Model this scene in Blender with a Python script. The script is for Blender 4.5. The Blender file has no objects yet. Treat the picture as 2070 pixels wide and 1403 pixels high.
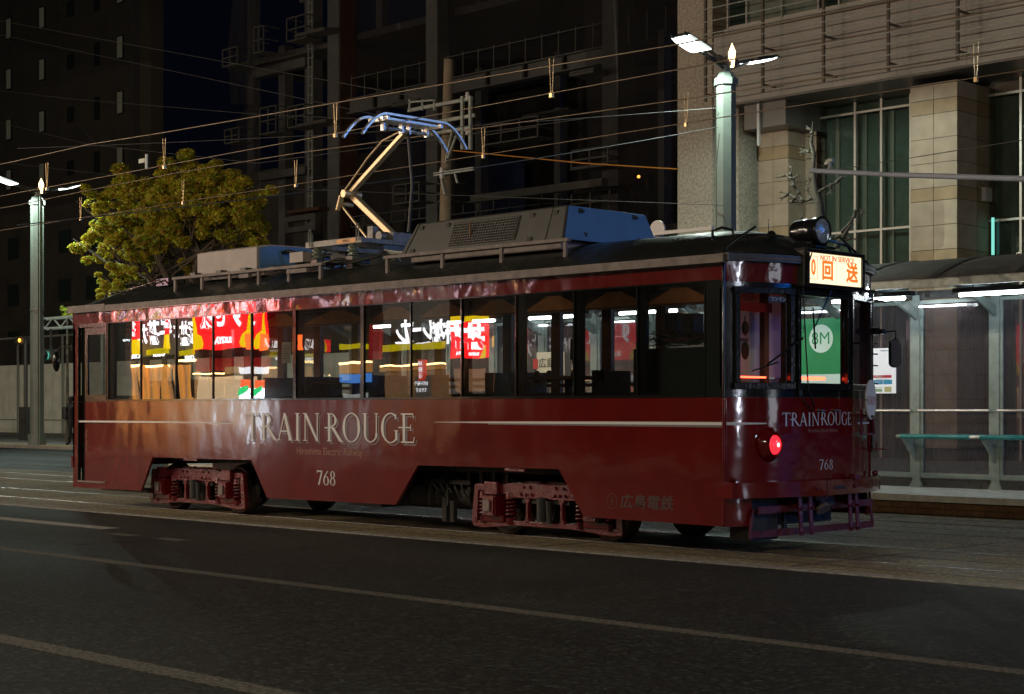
import bpy, math, random
from mathutils import Vector, Matrix
random.seed(7)
sc = bpy.context.scene
PI = math.pi
R = math.radians
# ---------------------------------------------------------------- camera, world, exposure
CAM = Vector((9.628, -12.444, 1.39)); YAW = R(44.957)
FPX = 3350.0                      # focal length in pixels of a 2070 px wide photo
cam = bpy.data.objects.new('camera', bpy.data.cameras.new('camera'))
sc.collection.objects.link(cam); sc.camera = cam
cam.location = CAM
cam.rotation_euler = (R(90), 0, R(90) - YAW)
cam.data.sensor_width = 36; cam.data.lens = 36 * FPX / 2070
cam.data.shift_y = (828 - 701.5) / 2070
cam.data.clip_start = 0.1; cam.data.clip_end = 2000
w = bpy.data.worlds.new('World'); sc.world = w; w.use_nodes = True
bg = w.node_tree.nodes['Background']
bg.inputs[0].default_value = (0.30, 0.42, 1.0, 1); bg.inputs[1].default_value = 0.003
sc.view_settings.view_transform = 'Standard'; sc.view_settings.look = 'None'
sc.view_settings.exposure = 0.0; sc.view_settings.gamma = 1.0
sc.cycles.use_denoising = True
sc.cycles.max_bounces = 8; sc.cycles.transparent_max_bounces = 24
sc.cycles.diffuse_bounces = 2; sc.cycles.glossy_bounces = 4
sc.cycles.sample_clamp_indirect = 4.0; sc.cycles.caustics_refractive = False; sc.cycles.caustics_reflective = False
WARM = (1.0, 0.66, 0.34); COOL = (0.82, 1.0, 0.88)

# ---------------------------------------------------------------- geometry helpers
FV = Vector((-math.cos(YAW), math.sin(YAW), 0)); RV = Vector((math.sin(YAW), math.cos(YAW), 0))
def AT(px, py, Y):
    """point on the vertical plane y=Y that a line of sight meets: used to survey positions"""
    d = FV + RV * ((px - 1035) / FPX) + Vector((0, 0, (828 - py) / FPX))
    return CAM + d * ((Y - CAM.y) / d.y)

ORG = {}
class MB:
    def __init__(s): s.v = []; s.f = []; s.s = []
    def add(s, vs, fs, smooth=False):
        n = len(s.v); s.v += [Vector(p) for p in vs]
        for f in fs: s.f.append([i + n for i in f]); s.s.append(smooth)
        return s
    def box(s, x0, x1, y0, y1, z0, z1):
        if x0 > x1: x0, x1 = x1, x0
        if y0 > y1: y0, y1 = y1, y0
        if z0 > z1: z0, z1 = z1, z0
        return s.add([(x0,y0,z0),(x1,y0,z0),(x1,y1,z0),(x0,y1,z0),(x0,y0,z1),(x1,y0,z1),(x1,y1,z1),(x0,y1,z1)],
              [(0,3,2,1),(4,5,6,7),(0,1,5,4),(1,2,6,5),(2,3,7,6),(3,0,4,7)])
    def bar(s, p, q, w, h, up=(0,0,1)):
        p = Vector(p); q = Vector(q); d = (q - p).normalized(); u = Vector(up)
        if abs(d.dot(u)) > .95: u = Vector((1,0,0)) if abs(d.x) < .9 else Vector((0,1,0))
        a = d.cross(u).normalized() * w / 2; b = a.cross(d).normalized() * h / 2
        vs = [p - a - b, p + a - b, p + a + b, p - a + b, q - a - b, q + a - b, q + a + b, q - a + b]
        return s.add(vs, [(0,1,2,3),(7,6,5,4),(0,4,5,1),(1,5,6,2),(2,6,7,3),(3,7,4,0)])
    def cyl(s, p, q, r0, r1=None, n=12, cap=True, smooth=True, ph=0.0):
        r1 = r0 if r1 is None else r1; p = Vector(p); q = Vector(q); d = (q - p).normalized()
        u = Vector((0,0,1)) if abs(d.z) < .9 else Vector((1,0,0)); a = d.cross(u).normalized(); b = d.cross(a).normalized()
        vs = []
        for c, r in ((p, r0), (q, r1)):
            for i in range(n):
                t = 2 * PI * (i + ph) / n; vs.append(c + a * math.cos(t) * r + b * math.sin(t) * r)
        s.add(vs, [(i, i + n, (i + 1) % n + n, (i + 1) % n) for i in range(n)], smooth)
        if cap: s.add(vs[:n], [tuple(range(n))]); s.add(vs[n:], [tuple(range(n - 1, -1, -1))])
        return s
    def tube(s, pts, r, n=6):
        pts = [Vector(p) for p in pts]; rings = []
        a = None
        for i, p in enumerate(pts):
            d = (pts[min(i + 1, len(pts) - 1)] - pts[max(i - 1, 0)]).normalized()
            if a is None:
                u = Vector((0,0,1)) if abs(d.z) < .9 else Vector((1,0,0)); a = d.cross(u).normalized()
            a = (a - d * a.dot(d)).normalized(); b = d.cross(a)
            rr = r[i] if isinstance(r, (list, tuple)) else r
            rings.append([p + a * math.cos(2*PI*k/n) * rr + b * math.sin(2*PI*k/n) * rr for k in range(n)])
        vs = [v for g in rings for v in g]; fs = []
        for i in range(len(pts) - 1):
            for k in range(n): fs.append((i*n+k, i*n+(k+1)%n, (i+1)*n+(k+1)%n, (i+1)*n+k))
        s.add(vs, fs, True); s.add(rings[0], [tuple(range(n-1,-1,-1))]); s.add(rings[-1], [tuple(range(n))])
        return s
    def prism(s, pts, axis, d0, d1):
        """polygon extruded: axis 'y' takes (x,z) points, 'x' takes (y,z), 'z' takes (x,y)"""
        def P(p, d):
            return {'y': (p[0], d, p[1]), 'x': (d, p[0], p[1]), 'z': (p[0], p[1], d)}[axis]
        n = len(pts)
        s.add([P(p, d0) for p in pts] + [P(p, d1) for p in pts],
              [tuple(range(n)), tuple(range(2*n-1, n-1, -1))] + [(i, i+n, (i+1) % n + n, (i+1) % n) for i in range(n)])
        return s
    def grid(s, rows, smooth=True, close=False):
        n = len(rows[0]); vs = [p for r in rows for p in r]; fs = []
        for i in range(len(rows) - 1):
            for k in range(n if close else n - 1):
                fs.append((i*n+k, i*n+(k+1) % n, (i+1)*n+(k+1) % n, (i+1)*n+k))
        return s.add(vs, fs, smooth)
    def ball(s, c, rx, ry, rz, n=12, m=8):
        rows = [[(c[0]+rx*math.sin(PI*j/m)*math.cos(2*PI*i/n), c[1]+ry*math.sin(PI*j/m)*math.sin(2*PI*i/n), c[2]+rz*math.cos(PI*j/m)) for i in range(n)] for j in range(m+1)]
        return s.grid(rows, True, True)
    def lathe(s, prof, c, axis='x', n=24):
        rows = []
        for r, t in prof:
            row = []
            for i in range(n):
                u, v = r * math.cos(2*PI*i/n), r * math.sin(2*PI*i/n)
                row.append((c[0]+t, c[1]+u, c[2]+v) if axis == 'x' else (c[0]+u, c[1]+t, c[2]+v) if axis == 'y' else (c[0]+u, c[1]+v, c[2]+t))
            rows.append(row)
        return s.grid(rows, True, True)
    def build(s, name, m, parent=None, origin=None, bevel=0):
        o = Vector(origin) if origin is not None else (ORG[parent.name] if parent else Vector((0,0,0)))
        me = bpy.data.meshes.new(name); me.from_pydata([p - o for p in s.v], [], s.f)
        me.polygons.foreach_set('use_smooth', s.s); me.update()
        me.materials.append(m)
        ob = bpy.data.objects.new(name, me); sc.collection.objects.link(ob)
        ORG[ob.name] = o
        if parent:
            ob.parent = parent; ob.location = o - ORG[parent.name]
        else: ob.location = o
        if bevel:
            b = ob.modifiers.new('bevel', 'BEVEL'); b.width = bevel; b.segments = 2; b.limit_method = 'ANGLE'
        return ob
def bx(name, m, parent, *a, bevel=0): return MB().box(*a).build(name, m, parent, bevel=bevel)
def tag(o, label=None, cat=None, group=None, kind=None):
    for k, v in (('label', label), ('category', cat), ('group', group), ('kind', kind)):
        if v: o[k] = v
    return o
def thing(name, label, cat, loc, group=None):
    o = bpy.data.objects.new(name, None); sc.collection.objects.link(o); o.location = loc; o.empty_display_size = .2
    ORG[o.name] = Vector(loc); return tag(o, label, cat, group)
def copy_thing(root, loc, label=None):
    def rec(o, par):
        c = o.copy(); sc.collection.objects.link(c); ORG[c.name] = ORG[o.name]
        if par: c.parent = par
        for ch in list(o.children): rec(ch, c)
        return c
    r = rec(root, None); r.location = loc
    if label: r['label'] = label
    return r

# ---------------------------------------------------------------- materials
def mat(name, col, rough=.6, metal=0., spec=.5, noise=None, bump=None, coat=0., emit=None, estr=0., sampling=True, rvar=0.):
    """noise=(scale, amount[, second colour]); bump=(scale, strength[, detail])"""
    m = bpy.data.materials.new(name); m.use_nodes = True; nt = m.node_tree; b = nt.nodes['Principled BSDF']
    b.inputs['Base Color'].default_value = (*col, 1); b.inputs['Roughness'].default_value = rough
    b.inputs['Metallic'].default_value = metal; b.inputs['Specular IOR Level'].default_value = spec
    b.inputs['Coat Weight'].default_value = coat; b.inputs['Coat Roughness'].default_value = .03
    if emit:
        b.inputs['Emission Color'].default_value = (*emit, 1); b.inputs['Emission Strength'].default_value = estr
    tc = nt.nodes.new('ShaderNodeTexCoord')
    if noise:
        n = nt.nodes.new('ShaderNodeTexNoise'); n.inputs['Scale'].default_value = noise[0]; n.inputs['Detail'].default_value = 6
        nt.links.new(tc.outputs['Object'], n.inputs['Vector'])
        mx = nt.nodes.new('ShaderNodeMix'); mx.data_type = 'RGBA'
        c2 = noise[2] if len(noise) > 2 else tuple(c * (1 - noise[1]) for c in col)
        c1 = col if len(noise) > 2 else tuple(min(1, c * (1 + noise[1])) for c in col)
        mx.inputs['A'].default_value = (*c1, 1); mx.inputs['B'].default_value = (*c2, 1)
        cr = nt.nodes.new('ShaderNodeMapRange'); cr.inputs[1].default_value = .3; cr.inputs[2].default_value = .7
        nt.links.new(n.outputs['Fac'], cr.inputs[0]); nt.links.new(cr.outputs[0], mx.inputs['Factor'])
        nt.links.new(mx.outputs['Result'], b.inputs['Base Color'])
        if rvar:
            rr = nt.nodes.new('ShaderNodeMapRange'); rr.inputs[1].default_value = .3; rr.inputs[2].default_value = .7
            rr.inputs[3].default_value = max(0, rough - rvar); rr.inputs[4].default_value = rough + rvar
            nt.links.new(n.outputs['Fac'], rr.inputs[0]); nt.links.new(rr.outputs[0], b.inputs['Roughness'])
    if bump:
        prev = None
        bl = bump if isinstance(bump, list) else [bump]
        for q in bl:
            n = nt.nodes.new('ShaderNodeTexNoise'); n.inputs['Scale'].default_value = q[0]; n.inputs['Detail'].default_value = q[2] if len(q) > 2 else 3
            if len(q) > 3:
                mp = nt.nodes.new('ShaderNodeMapping'); mp.inputs['Scale'].default_value = q[3]
                nt.links.new(tc.outputs['Object'], mp.inputs[0]); nt.links.new(mp.outputs[0], n.inputs['Vector'])
            else: nt.links.new(tc.outputs['Object'], n.inputs['Vector'])
            bp = nt.nodes.new('ShaderNodeBump'); bp.inputs['Strength'].default_value = 1; bp.inputs['Distance'].default_value = q[1]
            nt.links.new(n.outputs['Fac'], bp.inputs['Height'])
            if prev: nt.links.new(prev.outputs[0], bp.inputs['Normal'])
            prev = bp
        nt.links.new(prev.outputs[0], b.inputs['Normal'])
        if coat: nt.links.new(prev.outputs[0], b.inputs['Coat Normal'])
    if not sampling: m.cycles.emission_sampling = 'NONE'
    return m
def emis(name, col, s, sampling=True):
    m = bpy.data.materials.new(name); m.use_nodes = True; nt = m.node_tree; nt.nodes.clear()
    e = nt.nodes.new('ShaderNodeEmission'); e.inputs[0].default_value = (*col, 1); e.inputs[1].default_value = s
    o = nt.nodes.new('ShaderNodeOutputMaterial'); nt.links.new(e.outputs[0], o.inputs[0])
    if not sampling: m.cycles.emission_sampling = 'NONE'
    return m
def glass(name, tint, ior=1.5, gain=1.0, rough=0.0, haze=0.0, hazecol=(.5,.5,.5), bump=None):
    m = bpy.data.materials.new(name); m.use_nodes = True; nt = m.node_tree; nt.nodes.clear()
    t = nt.nodes.new('ShaderNodeBsdfTransparent'); t.inputs[0].default_value = (*tint, 1)
    g = nt.nodes.new('ShaderNodeBsdfGlossy'); g.inputs['Roughness'].default_value = rough
    fr = nt.nodes.new('ShaderNodeFresnel'); fr.inputs[0].default_value = ior
    mu = nt.nodes.new('ShaderNodeMath'); mu.operation = 'MULTIPLY'; mu.inputs[1].default_value = gain; mu.use_clamp = True
    nt.links.new(fr.outputs[0], mu.inputs[0])
    mx = nt.nodes.new('ShaderNodeMixShader'); nt.links.new(mu.outputs[0], mx.inputs[0])
    base = t
    if haze:
        d = nt.nodes.new('ShaderNodeBsdfDiffuse'); d.inputs[0].default_value = (*hazecol, 1)
        tl = nt.nodes.new('ShaderNodeBsdfTranslucent'); tl.inputs[0].default_value = (*hazecol, 1)
        ms = nt.nodes.new('ShaderNodeMixShader'); ms.inputs[0].default_value = .5
        nt.links.new(d.outputs[0], ms.inputs[1]); nt.links.new(tl.outputs[0], ms.inputs[2])
        mh = nt.nodes.new('ShaderNodeMixShader'); mh.inputs[0].default_value = haze
        tc = nt.nodes.new('ShaderNodeTexCoord'); mp = nt.nodes.new('ShaderNodeMapping'); mp.inputs['Scale'].default_value = (70, 70, 1.0)
        n = nt.nodes.new('ShaderNodeTexNoise'); n.inputs['Scale'].default_value = 1; n.inputs['Detail'].default_value = 5
        nt.links.new(tc.outputs['Object'], mp.inputs[0]); nt.links.new(mp.outputs[0], n.inputs['Vector'])
        r = nt.nodes.new('ShaderNodeMapRange'); r.inputs[1].default_value = .3; r.inputs[2].default_value = .75
        r.inputs[3].default_value = haze * .82; r.inputs[4].default_value = min(1, haze * 1.18)
        nt.links.new(n.outputs['Fac'], r.inputs[0]); nt.links.new(r.outputs[0], mh.inputs[0])
        nt.links.new(t.outputs[0], mh.inputs[1]); nt.links.new(ms.outputs[0], mh.inputs[2]); base = mh
    if bump:
        tc = nt.nodes.new('ShaderNodeTexCoord'); n = nt.nodes.new('ShaderNodeTexNoise'); n.inputs['Scale'].default_value = bump[0]; n.inputs['Detail'].default_value = 1
        nt.links.new(tc.outputs['Object'], n.inputs['Vector']); bp = nt.nodes.new('ShaderNodeBump'); bp.inputs['Distance'].default_value = bump[1]
        nt.links.new(n.outputs['Fac'], bp.inputs['Height']); nt.links.new(bp.outputs[0], g.inputs['Normal'])
    nt.links.new(base.outputs[0], mx.inputs[1]); nt.links.new(g.outputs[0], mx.inputs[2])
    o = nt.nodes.new('ShaderNodeOutputMaterial'); nt.links.new(mx.outputs[0], o.inputs[0])
    return m
M = {}
M['red'] = mat('red paint', (.105, .0045, .0035), .13, coat=.3, noise=(3, .12), bump=[(1.3, .016, 2, (1, 1, .55)), (5, .0012, 3)])
M['band'] = mat('red letterboard paint', (.10, .006, .005), .12, coat=.8, bump=[(1.7, .030, 2, (1, 1, .8)), (6, .003, 2)])
M['redfront'] = mat('red front paint', (.12, .005, .005), .10, coat=.6, noise=(3, .12), bump=[(2.6, .007, 2), (9, .0006, 2)])
M['redrough'] = mat('red flaking paint', (.10, .008, .012), .22, coat=.3, noise=(30, .4), bump=[(70, .006, 6)])
M['black'] = mat('black gloss paint', (.008, .009, .008), .12, coat=.4, bump=[(3, .003, 3), (60, .0004, 5)])
M['blackf'] = mat('black flaking gloss paint', (.008, .009, .009), .14, coat=.3, bump=[(34, .0022, 6)])
M['rubber'] = mat('black rubber', (.01, .01, .01), .5)
M['roof'] = mat('tarred roof', (.012, .014, .012), .36, noise=(4, .5), bump=[(2.5, .02, 5), (25, .004, 5)], rvar=.15)
M['gutter'] = mat('grey gutter paint', (.16, .13, .125), .7, noise=(9, .3), bump=(30, .002))
M['grey'] = mat('grey roof box paint', (.30, .26, .25), .6, noise=(5, .12), bump=(30, .0015))
M['greydk'] = mat('dark grey box paint', (.034, .033, .031), .5, noise=(6, .2), bump=(60, .001))
M['steel'] = mat('dull steel', (.32, .32, .33), .35, metal=.9, noise=(12, .3))
M['alu'] = mat('bare aluminium', (.62, .60, .58), .32, metal=.85, noise=(20, .15))
M['rail'] = mat('polished rail', (.55, .56, .58), .22, metal=1.)
M['dark'] = mat('dark grime', (.015, .014, .012), .7, noise=(20, .4), bump=(50, .003))
M['wheel'] = mat('brown wheel steel', (.06, .045, .035), .55, metal=.4, noise=(18, .4))
M['letter'] = mat('pale silver lettering', (.56, .58, .60), .4)
M['lettersh'] = mat('grey lettering shadow', (.13, .11, .13), .4)
M['skirtmark'] = mat('dull grey skirt mark', (.05, .025, .025), .4)
M['faint'] = mat('faint brown lettering', (.24, .12, .09), .4)
M['paper'] = mat('paper', (.75, .74, .7), .8)
M['wood'] = mat('brown interior wood', (.11, .055, .028), .5, noise=(8, .3))
M['cloth'] = mat('brown valance cloth', (.45, .27, .14), .9, noise=(6, .2))
M['clothdk'] = mat('dark swag cloth', (.03, .022, .018), .9)
M['interior'] = mat('dark interior', (.03, .025, .02), .8)
M['redcloth'] = mat('red blind cloth', (.30, .02, .02), .8)
M['pole'] = mat('pale green pole paint', (.13, .155, .135), .45, noise=(3, .1), bump=(20, .001))
M['galv'] = mat('galvanised steel', (.33, .36, .34), .5, metal=.3, noise=(9, .2))
M['shel'] = mat('grey green shelter paint', (.25, .31, .29), .45, noise=(7, .15), bump=(40, .0008))
M['shroof'] = mat('smoked shelter roof', (.10, .095, .09), .5, noise=(4, .3), spec=.3)
M['teal'] = mat('teal rest bar', (.01, .22, .24), .3, coat=.3)
M['asphalt'] = None
M['granite'] = mat('speckled granite', (.40, .36, .29), .7, noise=(14, .35), bump=(60, .002))
M['stone'] = mat('beige stone panel', (.35, .275, .20), .65, noise=(3, .12), bump=(90, .001))
M['stoneb'] = mat('tan stone band', (.30, .21, .12), .65, noise=(3, .12))
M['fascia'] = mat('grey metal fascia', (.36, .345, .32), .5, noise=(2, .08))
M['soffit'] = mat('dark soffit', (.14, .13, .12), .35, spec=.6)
M['frame'] = mat('window frame', (.40, .38, .34), .4, metal=.3)
M['towerwin'] = mat('dim curtained window', (.30, .31, .24), .7, emit=(.8, .85, .6), estr=.016)
M['winglass'] = mat('dark window glass', (.025, .04, .035), .04, spec=.8)
M['curtain'] = mat('grey green curtain', (.16, .19, .16), .9, noise=(3, .2))
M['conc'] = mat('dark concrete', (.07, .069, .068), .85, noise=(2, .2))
M['steelwork'] = mat('primed steelwork', (.085, .087, .09), .7, noise=(2, .2))
M['cage'] = mat('grey cage steel', (.085, .085, .08), .7)
M['rust'] = mat('rusty column side', (.07, .032, .017), .8, noise=(3, .3))
M['net'] = glass('scaffold net', (.82, .82, .82), gain=0.0, haze=.30, hazecol=(.10, .10, .11))
M['bark'] = mat('bark', (.085, .065, .045), .9, noise=(15, .35), bump=(30, .02))
M['barkgrey'] = mat('grey bark', (.065, .055, .04), .9, noise=(15, .35), bump=(40, .01))
M['leaf1'] = mat('yellow leaf', (.56, .50, .04), .6, noise=(2, .3))
M['leaf2'] = mat('green leaf', (.42, .55, .05), .6, noise=(2, .3))
M['leaf3'] = mat('orange brown leaf', (.50, .30, .05), .6, noise=(2, .3))
M['hoard'] = mat('white hoarding', (.75, .80, .72), .5, noise=(1.5, .15))
M['insul'] = mat('green brown insulator', (.10, .12, .09), .2)
M['copper'] = mat('copper wire', (.16, .125, .09), .4, metal=.7)
M['brass'] = mat('brass hanger', (.50, .34, .16), .35, metal=.6)
M['wire'] = mat('grey wire', (.10, .10, .10), .6, metal=.2)
M['wirebk'] = mat('black cable', (.02, .02, .02), .5)
M['slab'] = mat('platform paving', (.55, .55, .49), .85, noise=(5, .2))
M['brick'] = mat('brown platform brick', (.13, .07, .03), .85, noise=(6, .35), bump=(30, .004))
M['kerb'] = mat('concrete kerb', (.24, .23, .21), .9, noise=(6, .25), bump=(40, .004))
M['white'] = mat('white enamel', (.62, .62, .62), .4)
M['skin'] = mat('skin', (.35, .2, .13), .6)
M['coatcloth'] = mat('black coat', (.012, .012, .014), .9)
for k_ in ('leaf1', 'leaf2', 'leaf3'):
    nt_ = M[k_].node_tree; pb_ = nt_.nodes['Principled BSDF']; tl_ = nt_.nodes.new('ShaderNodeBsdfTranslucent'); ms_ = nt_.nodes.new('ShaderNodeMixShader'); ms_.inputs[0].default_value = .45
    nt_.links.new(pb_.inputs['Base Color'].links[0].from_socket, tl_.inputs[0]); nt_.links.new(pb_.outputs[0], ms_.inputs[1]); nt_.links.new(tl_.outputs[0], ms_.inputs[2]); nt_.links.new(ms_.outputs[0], nt_.nodes['Material Output'].inputs[0])
# tram glass and others
M['pane'] = glass('tram window glass', (.74, .74, .72), ior=1.55, gain=1.9, bump=(1.6, .0010))
M['paneclear'] = glass('windscreen glass', (.85, .86, .85), ior=1.5, gain=1.4, bump=(2, .0008))
M['shglass'] = glass('smoked shelter glass', (.40, .36, .38), ior=1.5, gain=.55, haze=.42, hazecol=(.20, .175, .19))
# lights
M['flood'] = emis('flood lamp', (.88, 1.0, .93), 9)
M['floodw'] = emis('warm flood lamp', (1.0, .85, .62), 16)
M['diamond'] = emis('amber diamond lamp', (1.0, .66, .34), 5)
M['tube'] = emis('fluorescent tube', (.85, .95, 1.0), 42)

def ground_mat(name, c1, c2, crack=True, patch=None):
    m = bpy.data.materials.new(name); m.use_nodes = True; nt = m.node_tree; b = nt.nodes['Principled BSDF']
    tc = nt.nodes.new('ShaderNodeTexCoord')
    n1 = nt.nodes.new('ShaderNodeTexNoise'); n1.inputs['Scale'].default_value = 34; n1.inputs['Detail'].default_value = 5; n1.inputs['Roughness'].default_value = .85
    n2 = nt.nodes.new('ShaderNodeTexNoise'); n2.inputs['Scale'].default_value = .35; n2.inputs['Detail'].default_value = 7
    mp = nt.nodes.new('ShaderNodeMapping'); mp.inputs['Scale'].default_value = (.35, 1.4, 1)
    nt.links.new(tc.outputs['Object'], n1.inputs['Vector']); nt.links.new(tc.outputs['Object'], mp.inputs[0]); nt.links.new(mp.outputs[0], n2.inputs['Vector'])
    r1 = nt.nodes.new('ShaderNodeMapRange'); r1.inputs[1].default_value = .47; r1.inputs[2].default_value = .63
    nt.links.new(n1.outputs['Fac'], r1.inputs[0])
    mx = nt.nodes.new('ShaderNodeMix'); mx.data_type = 'RGBA'; mx.inputs['A'].default_value = (*c1, 1); mx.inputs['B'].default_value = (*c2, 1)
    nt.links.new(r1.outputs[0], mx.inputs['Factor'])
    r2 = nt.nodes.new('ShaderNodeMapRange'); r2.inputs[1].default_value = .35; r2.inputs[2].default_value = .65; r2.inputs[3].default_value = .55; r2.inputs[4].default_value = 1.3
    nt.links.new(n2.outputs['Fac'], r2.inputs[0])
    mm = nt.nodes.new('ShaderNodeMix'); mm.data_type = 'RGBA'; mm.blend_type = 'MULTIPLY'; mm.inputs['Factor'].default_value = 1
    nt.links.new(mx.outputs['Result'], mm.inputs['A']); nt.links.new(r2.outputs[0], mm.inputs['B'])
    nt.links.new(mm.outputs['Result'], b.inputs['Base Color'])
    r3 = nt.nodes.new('ShaderNodeMapRange'); r3.inputs[3].default_value = .45; r3.inputs[4].default_value = .85
    nt.links.new(n2.outputs['Fac'], r3.inputs[0]); nt.links.new(r3.outputs[0], b.inputs['Roughness'])
    b.inputs['Specular IOR Level'].default_value = .22
    vo = nt.nodes.new('ShaderNodeTexVoronoi'); vo.inputs['Scale'].default_value = 34; nt.links.new(tc.outputs['Object'], vo.inputs['Vector'])
    sp = nt.nodes.new('ShaderNodeMath'); sp.operation = 'POWER'; sp.inputs[1].default_value = 5; sx_ = nt.nodes.new('ShaderNodeSeparateColor'); nt.links.new(vo.outputs['Color'], sx_.inputs[0]); nt.links.new(sx_.outputs[0], sp.inputs[0])
    sm = nt.nodes.new('ShaderNodeMath'); sm.operation = 'MULTIPLY'; sm.inputs[1].default_value = .5; nt.links.new(sp.outputs[0], sm.inputs[0])
    ma = nt.nodes.new('ShaderNodeMix'); ma.data_type = 'RGBA'; ma.inputs['B'].default_value = (*[min(1, c * 3.0) for c in c2], 1)
    nt.links.new(sm.outputs[0], ma.inputs['Factor']); nt.links.new(mm.outputs['Result'], ma.inputs['A']); nt.links.new(ma.outputs['Result'], b.inputs['Base Color'])
    bp = nt.nodes.new('ShaderNodeBump'); bp.inputs['Distance'].default_value = .012
    nt.links.new(n1.outputs['Fac'], bp.inputs['Height']); nt.links.new(bp.outputs[0], b.inputs['Normal'])
    return m
M['asphalt'] = ground_mat('asphalt', (.0012, .0017, .0015), (.024, .028, .026))
M['patch'] = ground_mat('asphalt patch', (.001, .001, .001), (.022, .022, .021))
M['track'] = ground_mat('track paving', (.12, .098, .060), (.21, .178, .115))
M['pave'] = ground_mat('pavement', (.14, .135, .12), (.22, .21, .19))
M['mark'] = mat('worn road paint', (.12, .115, .10), .85, spec=.2, noise=(38, .0, (.012, .012, .011)), bump=(50, .003))
M['markb'] = mat('bright road paint', (.25, .245, .23), .8, noise=(14, .0, (.10, .10, .095)))

# ---------------------------------------------------------------- text and glyph helpers
def text(body, size, m, o, ux, uz, parent=None, name='lettering', sx=1.0, align='CENTER', d=.002, bold=0.0, font=None):
    """flat text: o is the anchor, ux the reading direction, uz the up direction"""
    cu = bpy.data.curves.new('t', 'FONT'); cu.body = body; cu.size = size; cu.align_x = align; cu.align_y = 'CENTER'
    cu.extrude = d; cu.offset = bold; cu.resolution_u = 3
    tmp = bpy.data.objects.new('t', cu); me = bpy.data.meshes.new_from_object(tmp)
    bpy.data.objects.remove(tmp); bpy.data.curves.remove(cu)
    ux = Vector(ux).normalized(); uz = Vector(uz).normalized(); n = ux.cross(uz)
    o = Vector(o); po = ORG[parent.name] if parent else o
    for v in me.vertices:
        c = v.co; v.co = o + ux * c.x * sx + uz * c.y + n * c.z - po
    me.materials.clear(); me.materials.append(m)
    ob = bpy.data.objects.new(name, me); sc.collection.objects.link(ob); ORG[ob.name] = po
    if parent: ob.parent = parent
    else: ob.location = po
    return ob
# hand drawn roman capitals and figures, cap height 1
def arc(cx, cy, rx, ry, a0, a1, th, n=20):
    """annular stroke thick at the sides and thin at top and bottom"""
    L = []
    for i in range(n):
        ps = []
        for t in (a0 + (a1 - a0) * i / n, a0 + (a1 - a0) * (i + 1) / n):
            c, s_ = math.cos(t), math.sin(t); w_ = .035 + (th - .035) * abs(c) ** 1.5
            ps.append(((cx + rx * c, cy + ry * s_), (cx + (rx - w_) * c, cy + (ry - min(w_, .05)) * s_)))
        L.append([ps[0][0], ps[1][0], ps[1][1], ps[0][1]])
    return L
def ln(x0, y0, x1, y1, w0, w1=None):
    w1 = w1 or w0
    return [[(x0 - w0/2, y0), (x0 + w0/2, y0), (x1 + w1/2, y1), (x1 - w1/2, y1)]]
def serif(x, y, w_=.2, h=.03, up=1): return [[(x - w_/2, y), (x + w_/2, y), (x + w_/4, y + h*up), (x - w_/4, y + h*up)]]
T_ = .095
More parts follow.
